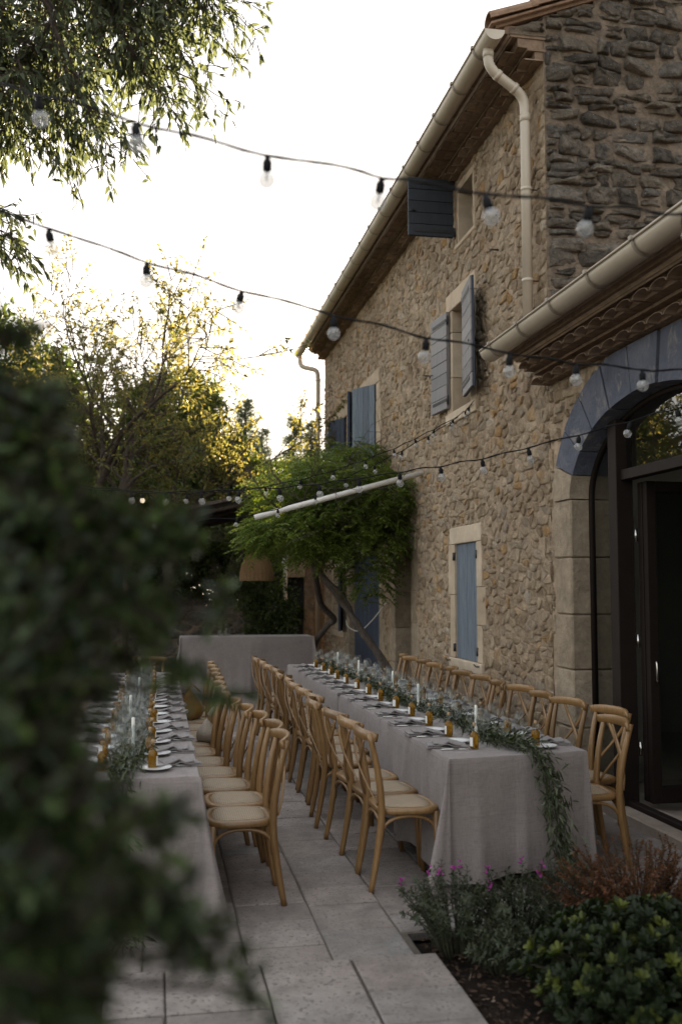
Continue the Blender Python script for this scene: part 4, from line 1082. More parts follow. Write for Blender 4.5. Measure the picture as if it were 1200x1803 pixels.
def settings(x0, x1, y0, n, step, nm, zt, half='both'):
    xc = (x0+x1)/2
    for i in range(n):
        y = y0+step*i
        for s_ in ((-1, 1) if half == 'both' else (half,)):
            side = {(-1, 'wall-side'): 'aisle', (1, 'wall-side'): 'wall', (-1, 'garden-side'): 'garden', (1, 'garden-side'): 'aisle'}[s_, nm]
            e = x0 if s_ < 0 else x1; q = -s_                      # q points to the table centre
            tg_ = f'{side} side of the {nm} table'; tl = f'{ORD[i]} place from the near-garland end, {tg_}'.replace('near-garland end', 'draped end'); j = lambda a=.012: rg.uniform(-a, a)
            put('napkin', e+q*.115+j(), y+j(), zt, (math.pi/2 if s_ > 0 else -math.pi/2)+j(.25), f'folded taupe napkin, {tl}', f'napkins, {tg_}')
            put('plate', e+q*.205+j(), y+(.135 if s_ < 0 else -.135)+j(), zt, 0, f'small white side plate, {tl}', f'side plates, {tg_}')
            put('knife', e+q*.135+j(), y-(.115 if s_ < 0 else -.115)+j(), zt, (-math.pi/2 if s_ < 0 else math.pi/2)+j(.1), f'steel table knife, {tl}', f'knives, {tg_}')
            put('fork', e+q*.135+j(), y+(.055 if s_ < 0 else -.055)+j(.006), zt+.002, (-math.pi/2 if s_ < 0 else math.pi/2)+j(.1), f'steel table fork, {tl}', f'forks, {tg_}')
            put('bottle', e+q*(.245+j(.015)), y-.09+j(.02), zt, (0 if s_ < 0 else math.pi)+j(.4), f'golden oil bottle, {tl}', f'oil bottles, {tg_}')
            put('big', e+q*(.315+j(.02)), y-.03+j(.02), zt, 0, f'tall clear wine glass, {tl}', f'wine glasses, {tg_}')
            put('small', e+q*(.28+j(.02)), y+.07+j(.02), zt, 0, f'shorter clear goblet, {tl}', f'goblets, {tg_}')
            put('small', e+q*(.40+j(.02)), y-.14+j(.03), zt, 0, f'inner goblet, {tl}', f'goblets, {tg_}')
            put('big', e+q*(.37+j(.02)), y+.14+j(.03), zt, 0, f'inner wine glass, {tl}', f'wine glasses, {tg_}')
    for i in range(int(n*step/1.3)):
        put('candle', xc+rg.uniform(-.08, .08), y0+.35+i*1.3+rg.uniform(-.1, .1), zt, 0, f'white taper candle, {ORD[i]} from the draped end of the {nm} table', f'candles on the {nm} table')
settings(RX0, RX1, 5.83, 13, .505, 'wall-side', .753)
settings(LX0, LX1, 5.5, 13, .455, 'garden-side', .753)

# olive garlands
rr = np.random.default_rng(8)
def garland(path, spread, per_m, parent_label, group, seed):
    rr = np.random.default_rng(seed); P = np.array([tuple(p) for p in path]); seg_ = np.linalg.norm(np.diff(P, axis=0), axis=1); cum = np.r_[0, np.cumsum(seg_)]; L = cum[-1]
    g = thing('olive_garland', parent_label, 'garland', tuple(P[0]), group=group)
    n = int(L*per_m); s_ = rr.uniform(0, L, n); idx = np.clip(np.searchsorted(cum, s_)-1, 0, len(seg_)-1); f = ((s_-cum[idx])/seg_[idx])[:, None]
    base = P[idx]*(1-f)+P[idx+1]*f; tg = nrmz(P[idx+1]-P[idx])
    sp_ = np.interp(s_, np.linspace(0, L, len(spread)), spread)[:, None]
    off = rr.normal(size=(n, 3))*sp_*np.array([.6, .6, .45]); off[:, 2] = np.where(np.abs(tg[:, 2]) < .6, np.abs(off[:, 2])*.9, off[:, 2])
    off[:, 1] = np.where(np.abs(tg[:, 2]) > .6, -np.abs(off[:, 1]), off[:, 1])
    dirs = tg*.9+rr.normal(size=(n, 3))*.55+off*3; pos = base+off
    pos[:, 2] = np.maximum(pos[:, 2], .02)
    leaf_mesh('leaves', pos, dirs, rr.normal(size=(n, 3))+[0, 0, .8], rr.uniform(.04, .075, n), rr.uniform(.010, .016, n), M['leaf_olive'], g, rr, .12, .1)
    for k in range(5):
        o_ = rr.normal(size=3)*.02; MB().tube([tuple(q+o_*np.array([1, 1, .3])+rr.normal(size=3)*.008) for q in P], .0028, 5).build('stem', M['stem'], g)
    return g
z_ = .77
pth = [(2.03+.05*math.sin(y*2.1), y, z_) for y in np.arange(12.3, 5.75, -.15)]
drape = [(2.07, 5.66, .785), (2.14, 5.54, .775), (2.17, 5.45, .70), (2.19, 5.405, .58), (2.20, 5.39, .42), (2.22, 5.37, .27), (2.25, 5.34, .13), (2.31, 5.28, .045), (2.42, 5.20, .03)]
garland(pth+drape, [.062]*9+[.075, .055, .075], 800, 'olive branch garland running down the wall-side table and spilling to the paving', 'table garlands', 5)
pth = [(-.16+.04*math.sin(y*2.3), y, z_) for y in np.arange(11.4, 5.3, -.15)]
drape = [(-.16, 5.22, .785), (-.17, 5.10, .74), (-.175, 5.07, .58), (-.18, 5.05, .40), (-.19, 5.03, .2), (-.18, 4.98, .05), (-.12, 4.88, .03)]
garland(pth+drape, [.06]*9+[.07, .055, .075], 650, 'olive branch garland on the garden-side table hanging down its open end', 'table garlands', 6)

# things on the bar, bags on chairs
caf = thing('carafe', 'x', 'carafe')
MB().lathe([(0, 0), (.042, 0), (.05, .03), (.045, .08), (.02, .13), (.018, .16), (.032, .19), (.03, .19), (.016, .16), (.018, .13), (.04, .08)], 14).build('body', M['glass'], caf)
MB().lathe([(0, .004), (.041, .004), (.047, .03), (.043, .06), (0, .06)], 14).build('water', M['glass'], caf)
q = onY(389, 1112, 16.4); caf.location = (q.x, 16.42, .91); caf['label'] = 'clear glass carafe on the bar table, the one nearer its front edge'; caf['group'] = 'carafes on the bar'
dup(caf, (q.x+.10, 16.47, .91), 1, 'clear glass carafe on the bar table, the one set farther back', 'carafes on the bar')
def blob(name, label, cat, c, sx, sy, sz, mat, seed, knot=None):
    n, m_ = 20, 14; Pg = []
    for i in range(m_+1):
        th_ = math.pi*i/m_; row = []
        for j in range(n+1):
            ph_ = 2*math.pi*(j % n)/n; d = V3((math.sin(th_)*math.cos(ph_), math.sin(th_)*math.sin(ph_), math.cos(th_)))
            r = 1+.16*mnoise.noise(d*2+V3((seed, 0, 0)))+.05*math.sin(ph_*7+seed)*math.sin(th_)
            z = d.z*r*sz
            taper = 1 if z < 0 else max(.12, 1-(z/(sz*1.1))**1.2)
            row.append((c[0]+d.x*r*sx*taper, c[1]+d.y*r*sy*taper, max(c[2]+z, c[2]-sz*.62)))
        Pg.append(row)
    t = thing(name, label, cat, (c[0], c[1], c[2]-sz*.62)); mb = MB(); mb.grid(Pg); mb.build('body', M[mat], t); return t
b_ = blob('net_bag', 'pale gathered cloth bag leaning on a chair of the garden-side table', 'bag', (.40, 8.24, .535), .085, .11, .115, 'sack', 2)
MB().tube([(.42, 8.24, .67), (.48, 8.22, .76), (.52, 8.2, .87), (.54, 8.19, .89)], [.02, .012, .01, .008], 8).build('strap', M['sack'], b_)
b_ = blob('handbag', 'ochre cloth bag slumped on a chair seat of the garden-side table', 'bag', (.30, 9.62, .58), .13, .12, .18, 'shawl', 5)
MB().tube([(.26, 9.62, .70), (.32, 9.6, .80), (.40, 9.62, .72)], .008, 7).build('strap', M['shawl'], b_)

# ---------------------------------------------------------------- trees
def grow(rg, p, d, L, r, lvl, out, tips, kids=(3, 5), ratio=.62, spread=.7, trop=(0, 0, .1), jit=.18, segs=5, maxl=4, start=.35, tmin=.004):
    pts = [V3(p)]; rr_ = [r]; d = V3(d).normalized(); step = L/segs; dirs = [d.copy()]
    for i in range(segs):
        d = (d+V3((rg.gauss(0, jit), rg.gauss(0, jit), rg.gauss(0, jit)))+V3(trop)*(.5+lvl*.35)).normalized()
        pts.append(pts[-1]+d*step); rr_.append(r*(1-.62*(i+1)/segs)); dirs.append(d.copy())
    out.append((pts, rr_, lvl))
    if lvl >= maxl:
        tips.append((pts, dirs)); return
    n = rg.randint(*kids)
    for k in range(n):
        f = start+(1-start)*(k+rg.random()*.9)/n; i = min(int(f*segs), segs-1); q = pts[i].lerp(pts[i+1], f*segs-i)
        a = V3((rg.gauss(0, 1), rg.gauss(0, 1), rg.gauss(0, .8))); a = (a-dirs[i]*a.dot(dirs[i])).normalized()
        grow(rg, q, dirs[i]*(1-spread*.45)+a*spread, L*ratio*rg.uniform(.75, 1.2), max(rr_[i]*.62, tmin), lvl+1, out, tips, kids, ratio, spread, trop, jit, max(3, segs-1), maxl, start, tmin)
    grow(rg, pts[-1], dirs[-1], L*ratio, max(rr_[-1], tmin), lvl+1, out, tips, kids, ratio, spread, trop, jit, max(3, segs-1), maxl, start, tmin)
def wood_parts(t, out, mat, trunk_max=0, rnd=.5, names=('trunk', 'limbs')):
    a, b = MB(), MB()
    for pts, rr_, lvl in out:
        (a if lvl <= trunk_max else b).tube(pts, rr_, (9, 7, 6, 5, 4, 3, 3)[lvl], cap=False, rnd=rnd)
    if a.v: a.build(names[0], mat, t, True)
    if b.v: b.build(names[1], mat, t, True)
def tip_leaves(tips, per, rr, along=(.2, 1.0), side=1.0, hang=0.0):
    P, D = [], []
    for pts, dirs in tips:
        m_ = len(pts)-1
        for _ in range(per):
            f = rr.uniform(*along)*m_; i = min(int(f), m_-1); q = pts[i].lerp(pts[i+1], f-i)
            d = np.array(dirs[i])*.6+rr.normal(size=3)*side*.7; d[2] -= hang; P.append(q); D.append(d)
    return np.array([tuple(q) for q in P]), np.array(D)

# sparse golden-leaved tree behind the garden-side table
def tree_gold():
    rg = random.Random(12); rr = np.random.default_rng(12); out, tips = [], []
    b = onY(180, 900, 18.0); t = thing('golden_tree', 'sparse tree with bare twigs and golden sunlit leaves behind the dinner tables', 'tree', (b.x, 18, 0))
    base = V3((b.x, 18, -.05)); out.append(([base, base+V3((.03, 0, .9)), base+V3((.0, .02, 1.9)), base+V3((-.03, 0, 2.7))], [.16, .14, .125, .12], 0))
    top = base+V3((-.03, 0, 2.6))
    for dv, L in (((.55, .1, .75), 2.0), ((-.35, .25, .9), 2.0), ((.12, -.2, 1.0), 2.3), ((-.75, -.1, .6), 1.7), ((.85, .2, .42), 2.0), ((.3, .5, .9), 1.9)):
        grow(rg, top, dv, L*1.4, .07, 1, out, tips, (4, 6), .57, .74, (0, 0, .02), .16, 6, 4, .25, .009)
    wood_parts(t, out, M['bark'])
    P, D = tip_leaves(tips, 19, rr, (.3, 1.08), 1.0, .1)
    P = P+rr.normal(size=P.shape)*.025
    leaf_mesh('crown', P, D, rr.normal(size=P.shape)+[0, 0, .6], rr.uniform(.05, .11, len(P)), rr.uniform(.025, .045, len(P)), M['leaf_gold'], t, rr)
tree_gold()
def lobed(name, label, cat, base, lobes, n, L, Wd, mat, seed, group=None, shell=.55, up=.3, kind=None, trunk=True, bark='bark', hang=0):
    """crown made of leaves packed in uneven clumps inside overlapping lobes (centre, radii)"""
    rr = np.random.default_rng(seed); rg = random.Random(seed); t = thing(name, label, cat, base, group=group, kind=kind)
    vol = np.array([a*b*c for _, (a, b, c) in lobes])**.67; P, D = [], []
    for (c, rd), v in zip(lobes, vol/vol.sum()):
        m_ = int(n*v); k = max(6, m_//38)
        cd = nrmz(rr.normal(size=(k, 3))); cr = rr.uniform(shell, 1.0, (k, 1))**.7; cc = cd*cr
        w = rr.integers(0, k, m_); q = cc[w]+rr.normal(size=(m_, 3))*rr.uniform(.06, .2, (k, 1))[w]
        P.append(np.array(c)+q*np.array(rd)); D.append(cc[w]*.8+rr.normal(size=(m_, 3))*.7+np.array([0, 0, up]))
    P = np.concatenate(P); D = np.concatenate(D); keep = P[:, 2] > .03; P, D = P[keep], D[keep]; D[:, 2] -= hang
    leaf_mesh('crown' if cat == 'tree' else 'foliage', P, D, rr.normal(size=P.shape)+[0, 0, .7], rr.uniform(L[0], L[1], len(P)), rr.uniform(Wd[0], Wd[1], len(P)), M[mat], t, rr)
    if trunk:
        out = []
        b = V3(base); cs = [V3(c) for c, _ in lobes]; mean = sum(cs, V3())/len(cs); fork = V3((b.x*.6+mean.x*.4, b.y*.6+mean.y*.4, max(.3, mean.z*.35)))
        r0 = .03+.02*mean.z
        out.append(([b, b.lerp(fork, .5)+V3((rg.uniform(-.05, .05), 0, 0)), fork], [r0, r0*.85, r0*.75], 0))
        for c in cs:
            mid = fork.lerp(c, .5)+V3((rg.uniform(-1, 1), rg.uniform(-1, 1), rg.uniform(0, 1)))*.12*(c-fork).length
            out.append(([fork, mid, c, c+(c-fork)*.3], [r0*.55, r0*.4, r0*.22, r0*.08], 1))
        wood_parts(t, out, M[bark])
    return t
def lob(px, py, Y, rpx, ry=1.0, flat=1.0):
    c = onY(px, py, Y); r = rpx*Y/FPX; return (tuple(c), (r, r*ry, r*flat))
Y = 25.0
lobed('evergreen_oak', 'dark evergreen tree with sun-gilded edge behind the golden tree', 'tree', (onY(320, 1000, Y).x, Y, 0), [lob(315, 725, Y, 72), lob(355, 740, Y, 42), lob(285, 800, Y, 78), lob(250, 730, Y, 48), lob(345, 800, Y, 60), lob(300, 870, Y, 90)], 30000, (.09, .17), (.045, .075), 'leaf_dark', 31)
Y = 22.0
lobed('laurel_bush', 'rounded dark evergreen bush with orange-lit rim between the trees and conifers', 'bush', (onY(405, 1000, Y).x, Y, 0), [lob(385, 830, Y, 62), lob(430, 850, Y, 44), lob(360, 890, Y, 60), lob(420, 920, Y, 60)], 18000, (.07, .13), (.035, .06), 'leaf_dark', 32)
Y = 21.0
lobed('garden_hedge', 'dark dense hedge under the golden tree, behind the bar', 'hedge', (onY(250, 1000, Y).x, Y, 0), [lob(60, 900, Y, 100), lob(170, 920, Y, 95), lob(280, 930, Y, 80), lob(100, 1050, Y, 130), lob(240, 1040, Y, 110), lob(350, 1010, Y, 85), lob(430, 1020, Y, 75), lob(490, 1060, Y, 50), lob(150, 980, Y, 120), lob(300, 960, Y, 90), lob(20, 990, Y, 130)], 48000, (.08, .16), (.04, .075), 'leaf_dark', 33)
Y = 27.0
lobed('tall_garden_tree', 'tall dark broadleaf tree at the garden edge behind the golden tree', 'tree', (onY(60, 1000, Y).x, Y, 0), [lob(60, 700, Y, 90), lob(-40, 640, Y, 100), lob(110, 780, Y, 80), lob(20, 820, Y, 110), lob(-120, 750, Y, 120)], 26000, (.13, .24), (.06, .11), 'leaf_dark', 34)
Y = 30.0
lobed('far_hedge', 'dark hedge row in shade beyond the low stone wall, top raised to block sun', 'hedge', (onY(480, 1000, Y).x, Y, 0), [lob(x, 935+15*math.sin(x), Y, 85, 1, 1.0) for x in range(360, 660, 45)]+[lob(x, 880+10*math.sin(x*2), Y+1, 58, 1.2, .9) for x in range(440, 660, 40)], 40000, (.08, .15), (.04, .07), 'leaf_dark', 35)  # upper row of lobes added to keep the low sun off the tables
# conifers
def conifer(px, pytop, Y, wpx, label, seed):
    rr = np.random.default_rng(seed); top = onY(px, pytop, Y); H_ = top.z; Rb = wpx*Y/FPX
    t = thing('conifer', label, 'tree', (top.x, Y, 0), group='conifers beyond the house')
    MB().tube([(top.x, Y, -.05), (top.x, Y, H_*.5), (top.x, Y, H_*.98)], [.22, .14, .02], 8).build('trunk', M['bark'], t, True)
    P, D = [], []; limbs = MB(); rg = random.Random(seed)
    z = .8
    while z < H_*.985:
        f = 1-z/H_; n = 4+int(4*f)
        for k in range(n):
            a = rg.uniform(0, 6.28); L = Rb*(f**.72)*rg.uniform(.4, 1.2)+.12
            p0 = V3((top.x, Y, z)); d = V3((math.cos(a), math.sin(a), .35+.4*(1-f)))
            pts = [p0+d*L*s_+V3((0, 0, -.28*L*s_*s_)) for s_ in (0, .35, .7, 1)]; limbs.tube(pts, [.03*f+.012, .02*f+.008, .012, .005], 4, cap=False)
            m_ = int(70*L)+12
            for _ in range(m_):
                s_ = rg.uniform(.12, 1.05); q = p0+d*L*s_+V3((0, 0, -.28*L*s_*s_)); w = .05+.16*L*(1.1-s_)
                P.append((q.x+rg.gauss(0, w), q.y+rg.gauss(0, w), q.z+rg.gauss(0, w*.8))); D.append((d.x+rg.gauss(0, .5), d.y+rg.gauss(0, .5), .45+rg.gauss(0, .4)))
        z += .15+.07*f
    limbs.build('limbs', M['bark'], t, True)
    P = np.array(P); leaf_mesh('crown', P, np.array(D), rr.normal(size=P.shape)+[0, 0, 1], rr.uniform(.12, .26, len(P)), rr.uniform(.03, .06, len(P)), M['leaf_conifer'], t, rr)
conifer(432, 698, 42, 62, 'tall blue-green conifer rising behind the vine, the fuller one', 51)
conifer(517, 732, 46, 44, 'shorter conifer beside the far downpipe, grouped with the full one', 52)
conifer(548, 738, 48, 34, 'slim conifer half hidden behind the farmhouse end wall', 53)
conifer(462, 755, 44, 40, 'small conifer filling the gap between the two taller conifers', 54)

# hackberry whose boughs hang into the view
def hackberry():
    rg = random.Random(7); rr = np.random.default_rng(7); out, tips = [], []
    B = V3((-5.4, 7.2, 0)); t = thing('hackberry_tree', 'hackberry tree with pointed leaves whose boughs hang over the terrace', 'tree', B)
    tr = [B+V3((0, 0, -.05)), B+V3((.05, 0, 2.0)), B+V3((.15, -.05, 4.2)), B+V3((.4, -.05, 6.2))]; out.append((tr, [.26, .22, .19, .16], 0))
    fork = tr[-1]
    limbs = [((-60, -130, 7.0), (90, -50, 6.9), (170, 80, 6.8)), ((60, -150, 6.7), (160, -50, 6.6), (235, 100, 6.5)), ((140, -160, 6.9), (230, -50, 6.9), (310, 60, 6.8)),
             ((-160, -20, 6.6), (-60, 40, 6.5), (20, 110, 6.4)), ((20, -40, 6.4), (100, 60, 6.3), (140, 150, 6.2)), ((-120, -120, 6.9), (-10, 0, 6.9), (60, 100, 6.9)), ((230, -150, 6.7), (320, -80, 6.6), (370, -10, 6.5)),
             ((-190, 240, 6.9), (-110, 330, 6.8), (-50, 380, 6.7)), ((100, -130, 7.2), (210, 10, 7.2), (290, 150, 7.1)), ((-140, 80, 6.7), (-50, 130, 6.7), (10, 190, 6.6))]
    for a, b, c in limbs:
        A, Bq, Cq = (onY(*a), onY(*b), onY(*c)); pts = lerp_path([fork, fork.lerp(A, .55)+V3((0, 0, .35)), A, Bq, Cq], 4)
        n = len(pts); out.append((pts, [.06*(1-i/(n-1))**1.6+.007 for i in range(n)], 1))
        m0 = int(n*.45)
        for k in range(24):
            f = rg.uniform(.46, 1.0); i = min(int(f*(n-1)), n-2); d = (pts[i+1]-pts[i]).normalized()
            e = V3((rg.gauss(0, .8), rg.gauss(0, .8), rg.gauss(-.35, .4)))
            grow(rg, pts[i], d*.7+e*.7, rg.uniform(.26, .46), .008, 2, out, tips, (2, 4), .6, .75, (0, 0, -.06), .16, 5, 4, .2)
    wood_parts(t, out, M['bark'])
    P, D = tip_leaves(tips, 4, rr, (.1, 1.05), .6, .55)
    leaf_mesh('crown', P, D, rr.normal(size=P.shape), rr.uniform(.055, .09, len(P)), rr.uniform(.021, .032, len(P)), M['leaf_hackberry'], t, rr, .15, .12, .3)
    return len(P)
NH = hackberry()

# ---------------------------------------------------------------- pergola, vine, low wall
perg = thing('pergola', 'sloping reed-roofed pergola with pale rail over the bar', 'pergola', (1.2, 16.5, 0))
a, b = onX(745, 832, WX), onY(448, 911, 12.6)
MB().tube([a, b], .036, 10).build('front_rail', M['white_metal'], perg)
zl = lambda x, y: 3.62-(3.3-x)*.235
MB().add([(x, y, zl(x, y)+dz) for dz in (0, -.07) for (x, y) in ((-.6, 15.9), (1.65, 15.9), (1.65, 20.3), (-.6, 20.3))], [(0,1,2,3),(7,6,5,4),(0,4,5,1),(1,5,6,2),(2,6,7,3),(3,7,4,0)]).build('reed_roof', M['reed'], perg)
MB().add([(x, y, zl(x, y)+dz) for dz in (.035, -.02) for (x, y) in ((-.62, 15.82), (1.68, 15.82), (1.68, 15.897), (-.62, 15.897))], [(0,1,2,3),(7,6,5,4),(0,4,5,1),(1,5,6,2),(2,6,7,3),(3,7,4,0)]).build('edge_batten', M['vine_bark'], perg, True)
for y in (15.95, 17.4, 18.8, 20.2):
    MB().tube([(-.55, y, zl(-.55, y)-.11), (3.34, y, zl(3.34, y)-.11)], .04, 7).build('rafter', M['bark'], perg, True)
for x, y in ((-.5, 16.0), (-.5, 20.1), (1.62, 20.1)):
    MB().tube([(x, y, -.02), (x, y, zl(x, y)-.12)], .045, 8).build('post', M['bark'], perg, True)
for x in (-.5, 1.6): MB().tube([(x, 15.9, zl(x, 0)-.19), (x, 20.3, zl(x, 0)-.19)], .045, 7).build('beam', M['bark'], perg, True)

def vine():
    rg = random.Random(21); rr = np.random.default_rng(21); out, tips = [], []
    B = V3((3.24, 12.75, 0)); t = thing('wisteria_vine', 'bright green wisteria on leaning trunks climbing the pergola beside the farmhouse', 'vine', B)
    main = lerp_path([B+V3((.0, 0, -.05)), onY(672, 1166, 13.0), onY(640, 1115, 13.2), onY(604, 1064, 13.4), onY(572, 1020, 13.5), onY(550, 985, 13.6), onY(545, 955, 13.6), onY(540, 905, 13.6)], 5)
    out.append((main, [.052-.018*i/(len(main)-1)+.007*math.sin(i*1.7) for i in range(len(main))], 0))
    m2 = [q+V3((.05*math.sin(i*.5), .03*math.cos(i*.5), .03)) for i, q in enumerate(main)]
    out.append((m2, [.032+.006*math.sin(i*2.3) for i in range(len(m2))], 0))
    s2 = lerp_path([(2.62, 17.0, -.05), onY(553, 1140, 16.8), onY(575, 1103, 16.6), onY(588, 1090, 16.4), onY(566, 1065, 16.2), onY(556, 1020, 15.6), onY(548, 970, 14.6)], 5)
    out.append((s2, [.05]*len(s2), 0))
    for k in range(12):
        i = rg.randint(len(main)-9, len(main)-1); grow(rg, main[i], (rg.uniform(-1, 1.2), rg.uniform(-.8, 1), rg.uniform(.1, .8)), rg.uniform(.8, 1.3), .02, 1, out, tips, (2, 3), .65, .7, (0, 0, .0), .2, 5, 3, .3)
    wood_parts(t, out, M['vine_bark'])
    lobes = [(590, 850, 13.6, 95, 1.0, .55), (520, 870, 14.2, 85, 1.2, .6), (660, 870, 13.2, 65, .7, .9), (600, 920, 13.4, 95, .8, .6), (520, 935, 13.4, 85, .9, .55), (640, 960, 13.2, 70, .7, .8), (690, 860, 12.9, 38, .5, .9), (575, 962, 13.4, 60, .7, .4), (650, 1025, 13.3, 36, .5, 1.0), (478, 935, 13.8, 52, .8, .42), (610, 820, 15.2, 85, 1.3, .45), (540, 830, 16.0, 75, 1.4, .45), (640, 800, 14.6, 40, .8, .6), (685, 930, 12.9, 30, .4, 1.2), (445, 962, 13.9, 22, .6, .35)]
    P, D, U = [], [], []
    for (px, py, Y, r, ry, fl) in lobes:
        c = onY(px, py, Y); R = r*Y/FPX; n = int(20*(r/20)**2)
        for _ in range(n):                                # one compound leaf: a drooping rachis with paired leaflets
            d = rr.normal(size=3); d /= np.linalg.norm(d); q = np.array(c)+d*np.array([R, R*ry, R*fl])*rr.uniform(.55, 1.05)
            if q[0] > WX-.06: q[0] = WX-.06-rr.uniform(0, .15)
            ax = d*np.array([1, 1, .3])+rr.normal(size=3)*.5; ax[2] = rr.uniform(-.5, .45); ax /= np.linalg.norm(ax)
            sd_ = np.cross(ax, [0, 0, 1.]); sd_ /= max(np.linalg.norm(sd_), 1e-6); Lr = rr.uniform(.18, .30)
            for k in range(6):
                f = (k+1)/6; pt_ = q+ax*Lr*f-np.array([0, 0, .09*f*f])
                for s_ in (-1, 1):
                    P.append(pt_); D.append(sd_*s_*.9+ax*.55+np.array([0, 0, -.25])); U.append(np.array([0, 0, 1.])+rr.normal(size=3)*.25)
    P, D, U = map(np.array, (P, D, U)); n = len(P)
    leaf_mesh('foliage', P, D, U, rr.uniform(.05, .085, n), rr.uniform(.022, .034, n), M['leaf_wisteria'], t, rr, .12, .2, .35, rnd=np.repeat(rr.random(n//12), 12)*.7+.3*rr.random(n))
    return n
NV = vine()
lamp = thing('wicker_pendant', 'woven wicker bell pendant hanging beside the vine above the bar', 'lamp', tuple(onY(452, 960, 16.6)))
q = onY(452, 1022, 16.6); mb = MB(); n = 26
prof = [(.285, 0), (.28, .12), (.25, .26), (.19, .38), (.11, .45), (.05, .47)]
for k in range(n):
    a = 2*math.pi*k/n; mb.tube([(q.x+r*math.cos(a), q.y+r*math.sin(a), q.z+z) for r, z in prof], .006, 4, cap=False)
for z in np.linspace(0, .45, 22):
    r = np.interp(z, [p_[1] for p_ in prof], [p_[0] for p_ in prof]); mb.tube([(q.x+r*math.cos(w), q.y+r*math.sin(w), q.z+z) for w in np.linspace(0, 2*math.pi, 25)], .006, 4, cap=False)
mb.build('shade', M['wicker'], lamp); MB().tube([(q.x, q.y, q.z+.46), (q.x, q.y, q.z+1.2)], .006, 5).build('cord', M['cable'], lamp)
lw = thing('dry_stone_wall', 'low dark dry stone wall in shade behind the bar', 'wall', (0, 19.4, 0), kind='thing')
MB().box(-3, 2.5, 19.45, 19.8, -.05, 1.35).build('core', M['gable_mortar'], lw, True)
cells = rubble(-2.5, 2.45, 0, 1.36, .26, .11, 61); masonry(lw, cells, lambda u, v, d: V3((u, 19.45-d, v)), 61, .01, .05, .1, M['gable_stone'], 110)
Y = 18.9
lobed('shade_shrub', 'dark leafy shrub standing between the bar and the white downpipe', 'shrub', (onY(480, 1100, Y).x, Y, 0), [lob(485, 1060, Y, 34), lob(460, 1095, Y, 30), lob(490, 1100, Y, 30), lob(430, 1030, Y, 40)], 6000, (.05, .1), (.025, .045), 'leaf_dark', 66)
# loose pale cable hooked by the blue door
MB().tube(lerp_path([onX(680, 1060, WX-.06), onX(655, 1092, WX-.15), onX(632, 1111, WX-.2), onX(613, 1104, WX-.2), onX(609, 1092, WX-.18)], 5), .008, 6).build('loose_cable', M['white_metal'])
tag(C.objects['loose_cable'], 'loose pale cable looped in front of the blue barn door', 'cable')

# ---------------------------------------------------------------- string lights
def string(points, spacing, label, sag, seed, skip=.1, ends=(None, None)):
    rg = random.Random(seed)
    P = lerp_path(points, 10); n = len(P); L = [0]
    for i in range(n-1): L.append(L[-1]+(P[i+1]-P[i]).length)
    t = thing('string_lights', label, 'string lights', tuple(P[0]), group='strings of bulbs over the terrace')
    fine = []
    m_ = int(L[-1]/.05)
    def at(s_):
        i = max(0, min(n-2, int(np.searchsorted(L, s_))-1)); return P[i].lerp(P[i+1], (s_-L[i])/max(L[i+1]-L[i], 1e-6))
    for k in range(m_+1):
        s_ = L[-1]*k/m_; q = at(s_); u = (s_-skip) % spacing/spacing
        fine.append(q+V3((0, 0, .005*math.cos(2*math.pi*u)*-1+.002*mnoise.noise((s_*6, seed, 0)))))
    MB().tube(fine, .0038, 6).build('cable', M['cable'], t)
    MB().tube([q+V3((.004*math.sin(i*1.3), 0, .004*math.cos(i*1.3))) for i, q in enumerate(fine)], .0028, 5).build('cable', M['cable'], t)
    s_ = skip
    while s_ < L[-1]-.05:
        q = at(s_)+V3((0, 0, -.012)); tilt = V3((rg.uniform(-.25, .25), rg.uniform(-.25, .25), -1)).normalized()
        sk = MB(); sk.tube([q+tilt*-.004, q+tilt*.006, q+tilt*.010, q+tilt*.034, q+tilt*.036], [.007, .010, .0135, .0135, .012], 9); so_ = sk.build('socket', M['cable'], t)
        c = q+tilt*.060; bl = MB(); R = .0235; vs = []; fs = []; nn_, mm = 12, 8
        e1 = tilt.orthogonal().normalized(); e2 = tilt.cross(e1)
        for i in range(mm+1):
            th_ = math.pi*(.16+.84*i/mm)
            for j in range(nn_):
                w = 2*math.pi*j/nn_; vs.append(c+(-tilt)*R*1.02*math.cos(th_)+(e1*math.cos(w)+e2*math.sin(w))*R*math.sin(th_))
        fs = [(i*nn_+j, i*nn_+(j+1) % nn_, (i+1)*nn_+(j+1) % nn_, (i+1)*nn_+j) for i in range(mm) for j in range(nn_)]
        bl.add(vs, fs, True); bo = bl.build('bulb', M['bulb'], t)
        fl = MB(); fl.tube([c-tilt*.022, c-tilt*.004], [.004, .0025], 5); fl.tube([c-tilt*.004+e1*.006, c+tilt*.004, c-tilt*.004-e1*.006], .0012, 4); fl.build('filament', M['steel'], bo)
        s_ += spacing
def fz(px, py, d):                                  # point at forward distance d
    r = ray(px, py); return V3((r[0]*d, r[1]*d, CAM_H+r[2]*d))
string([fz(-700, -20, 3.6), fz(-300, 80, 3.2), fz(0, 150, 2.9), fz(158, 190, 2.65), fz(390, 254, 2.75), fz(612, 298, 2.85), fz(775, 328, 2.6), fz(960, 352, 2.75), fz(1120, 368, 2.9), fz(1215, 374, 3.0), fz(1700, 330, 3.6)], .372, 'highest bulb string crossing from the hackberry to the annex roof', 0, 1, .27)
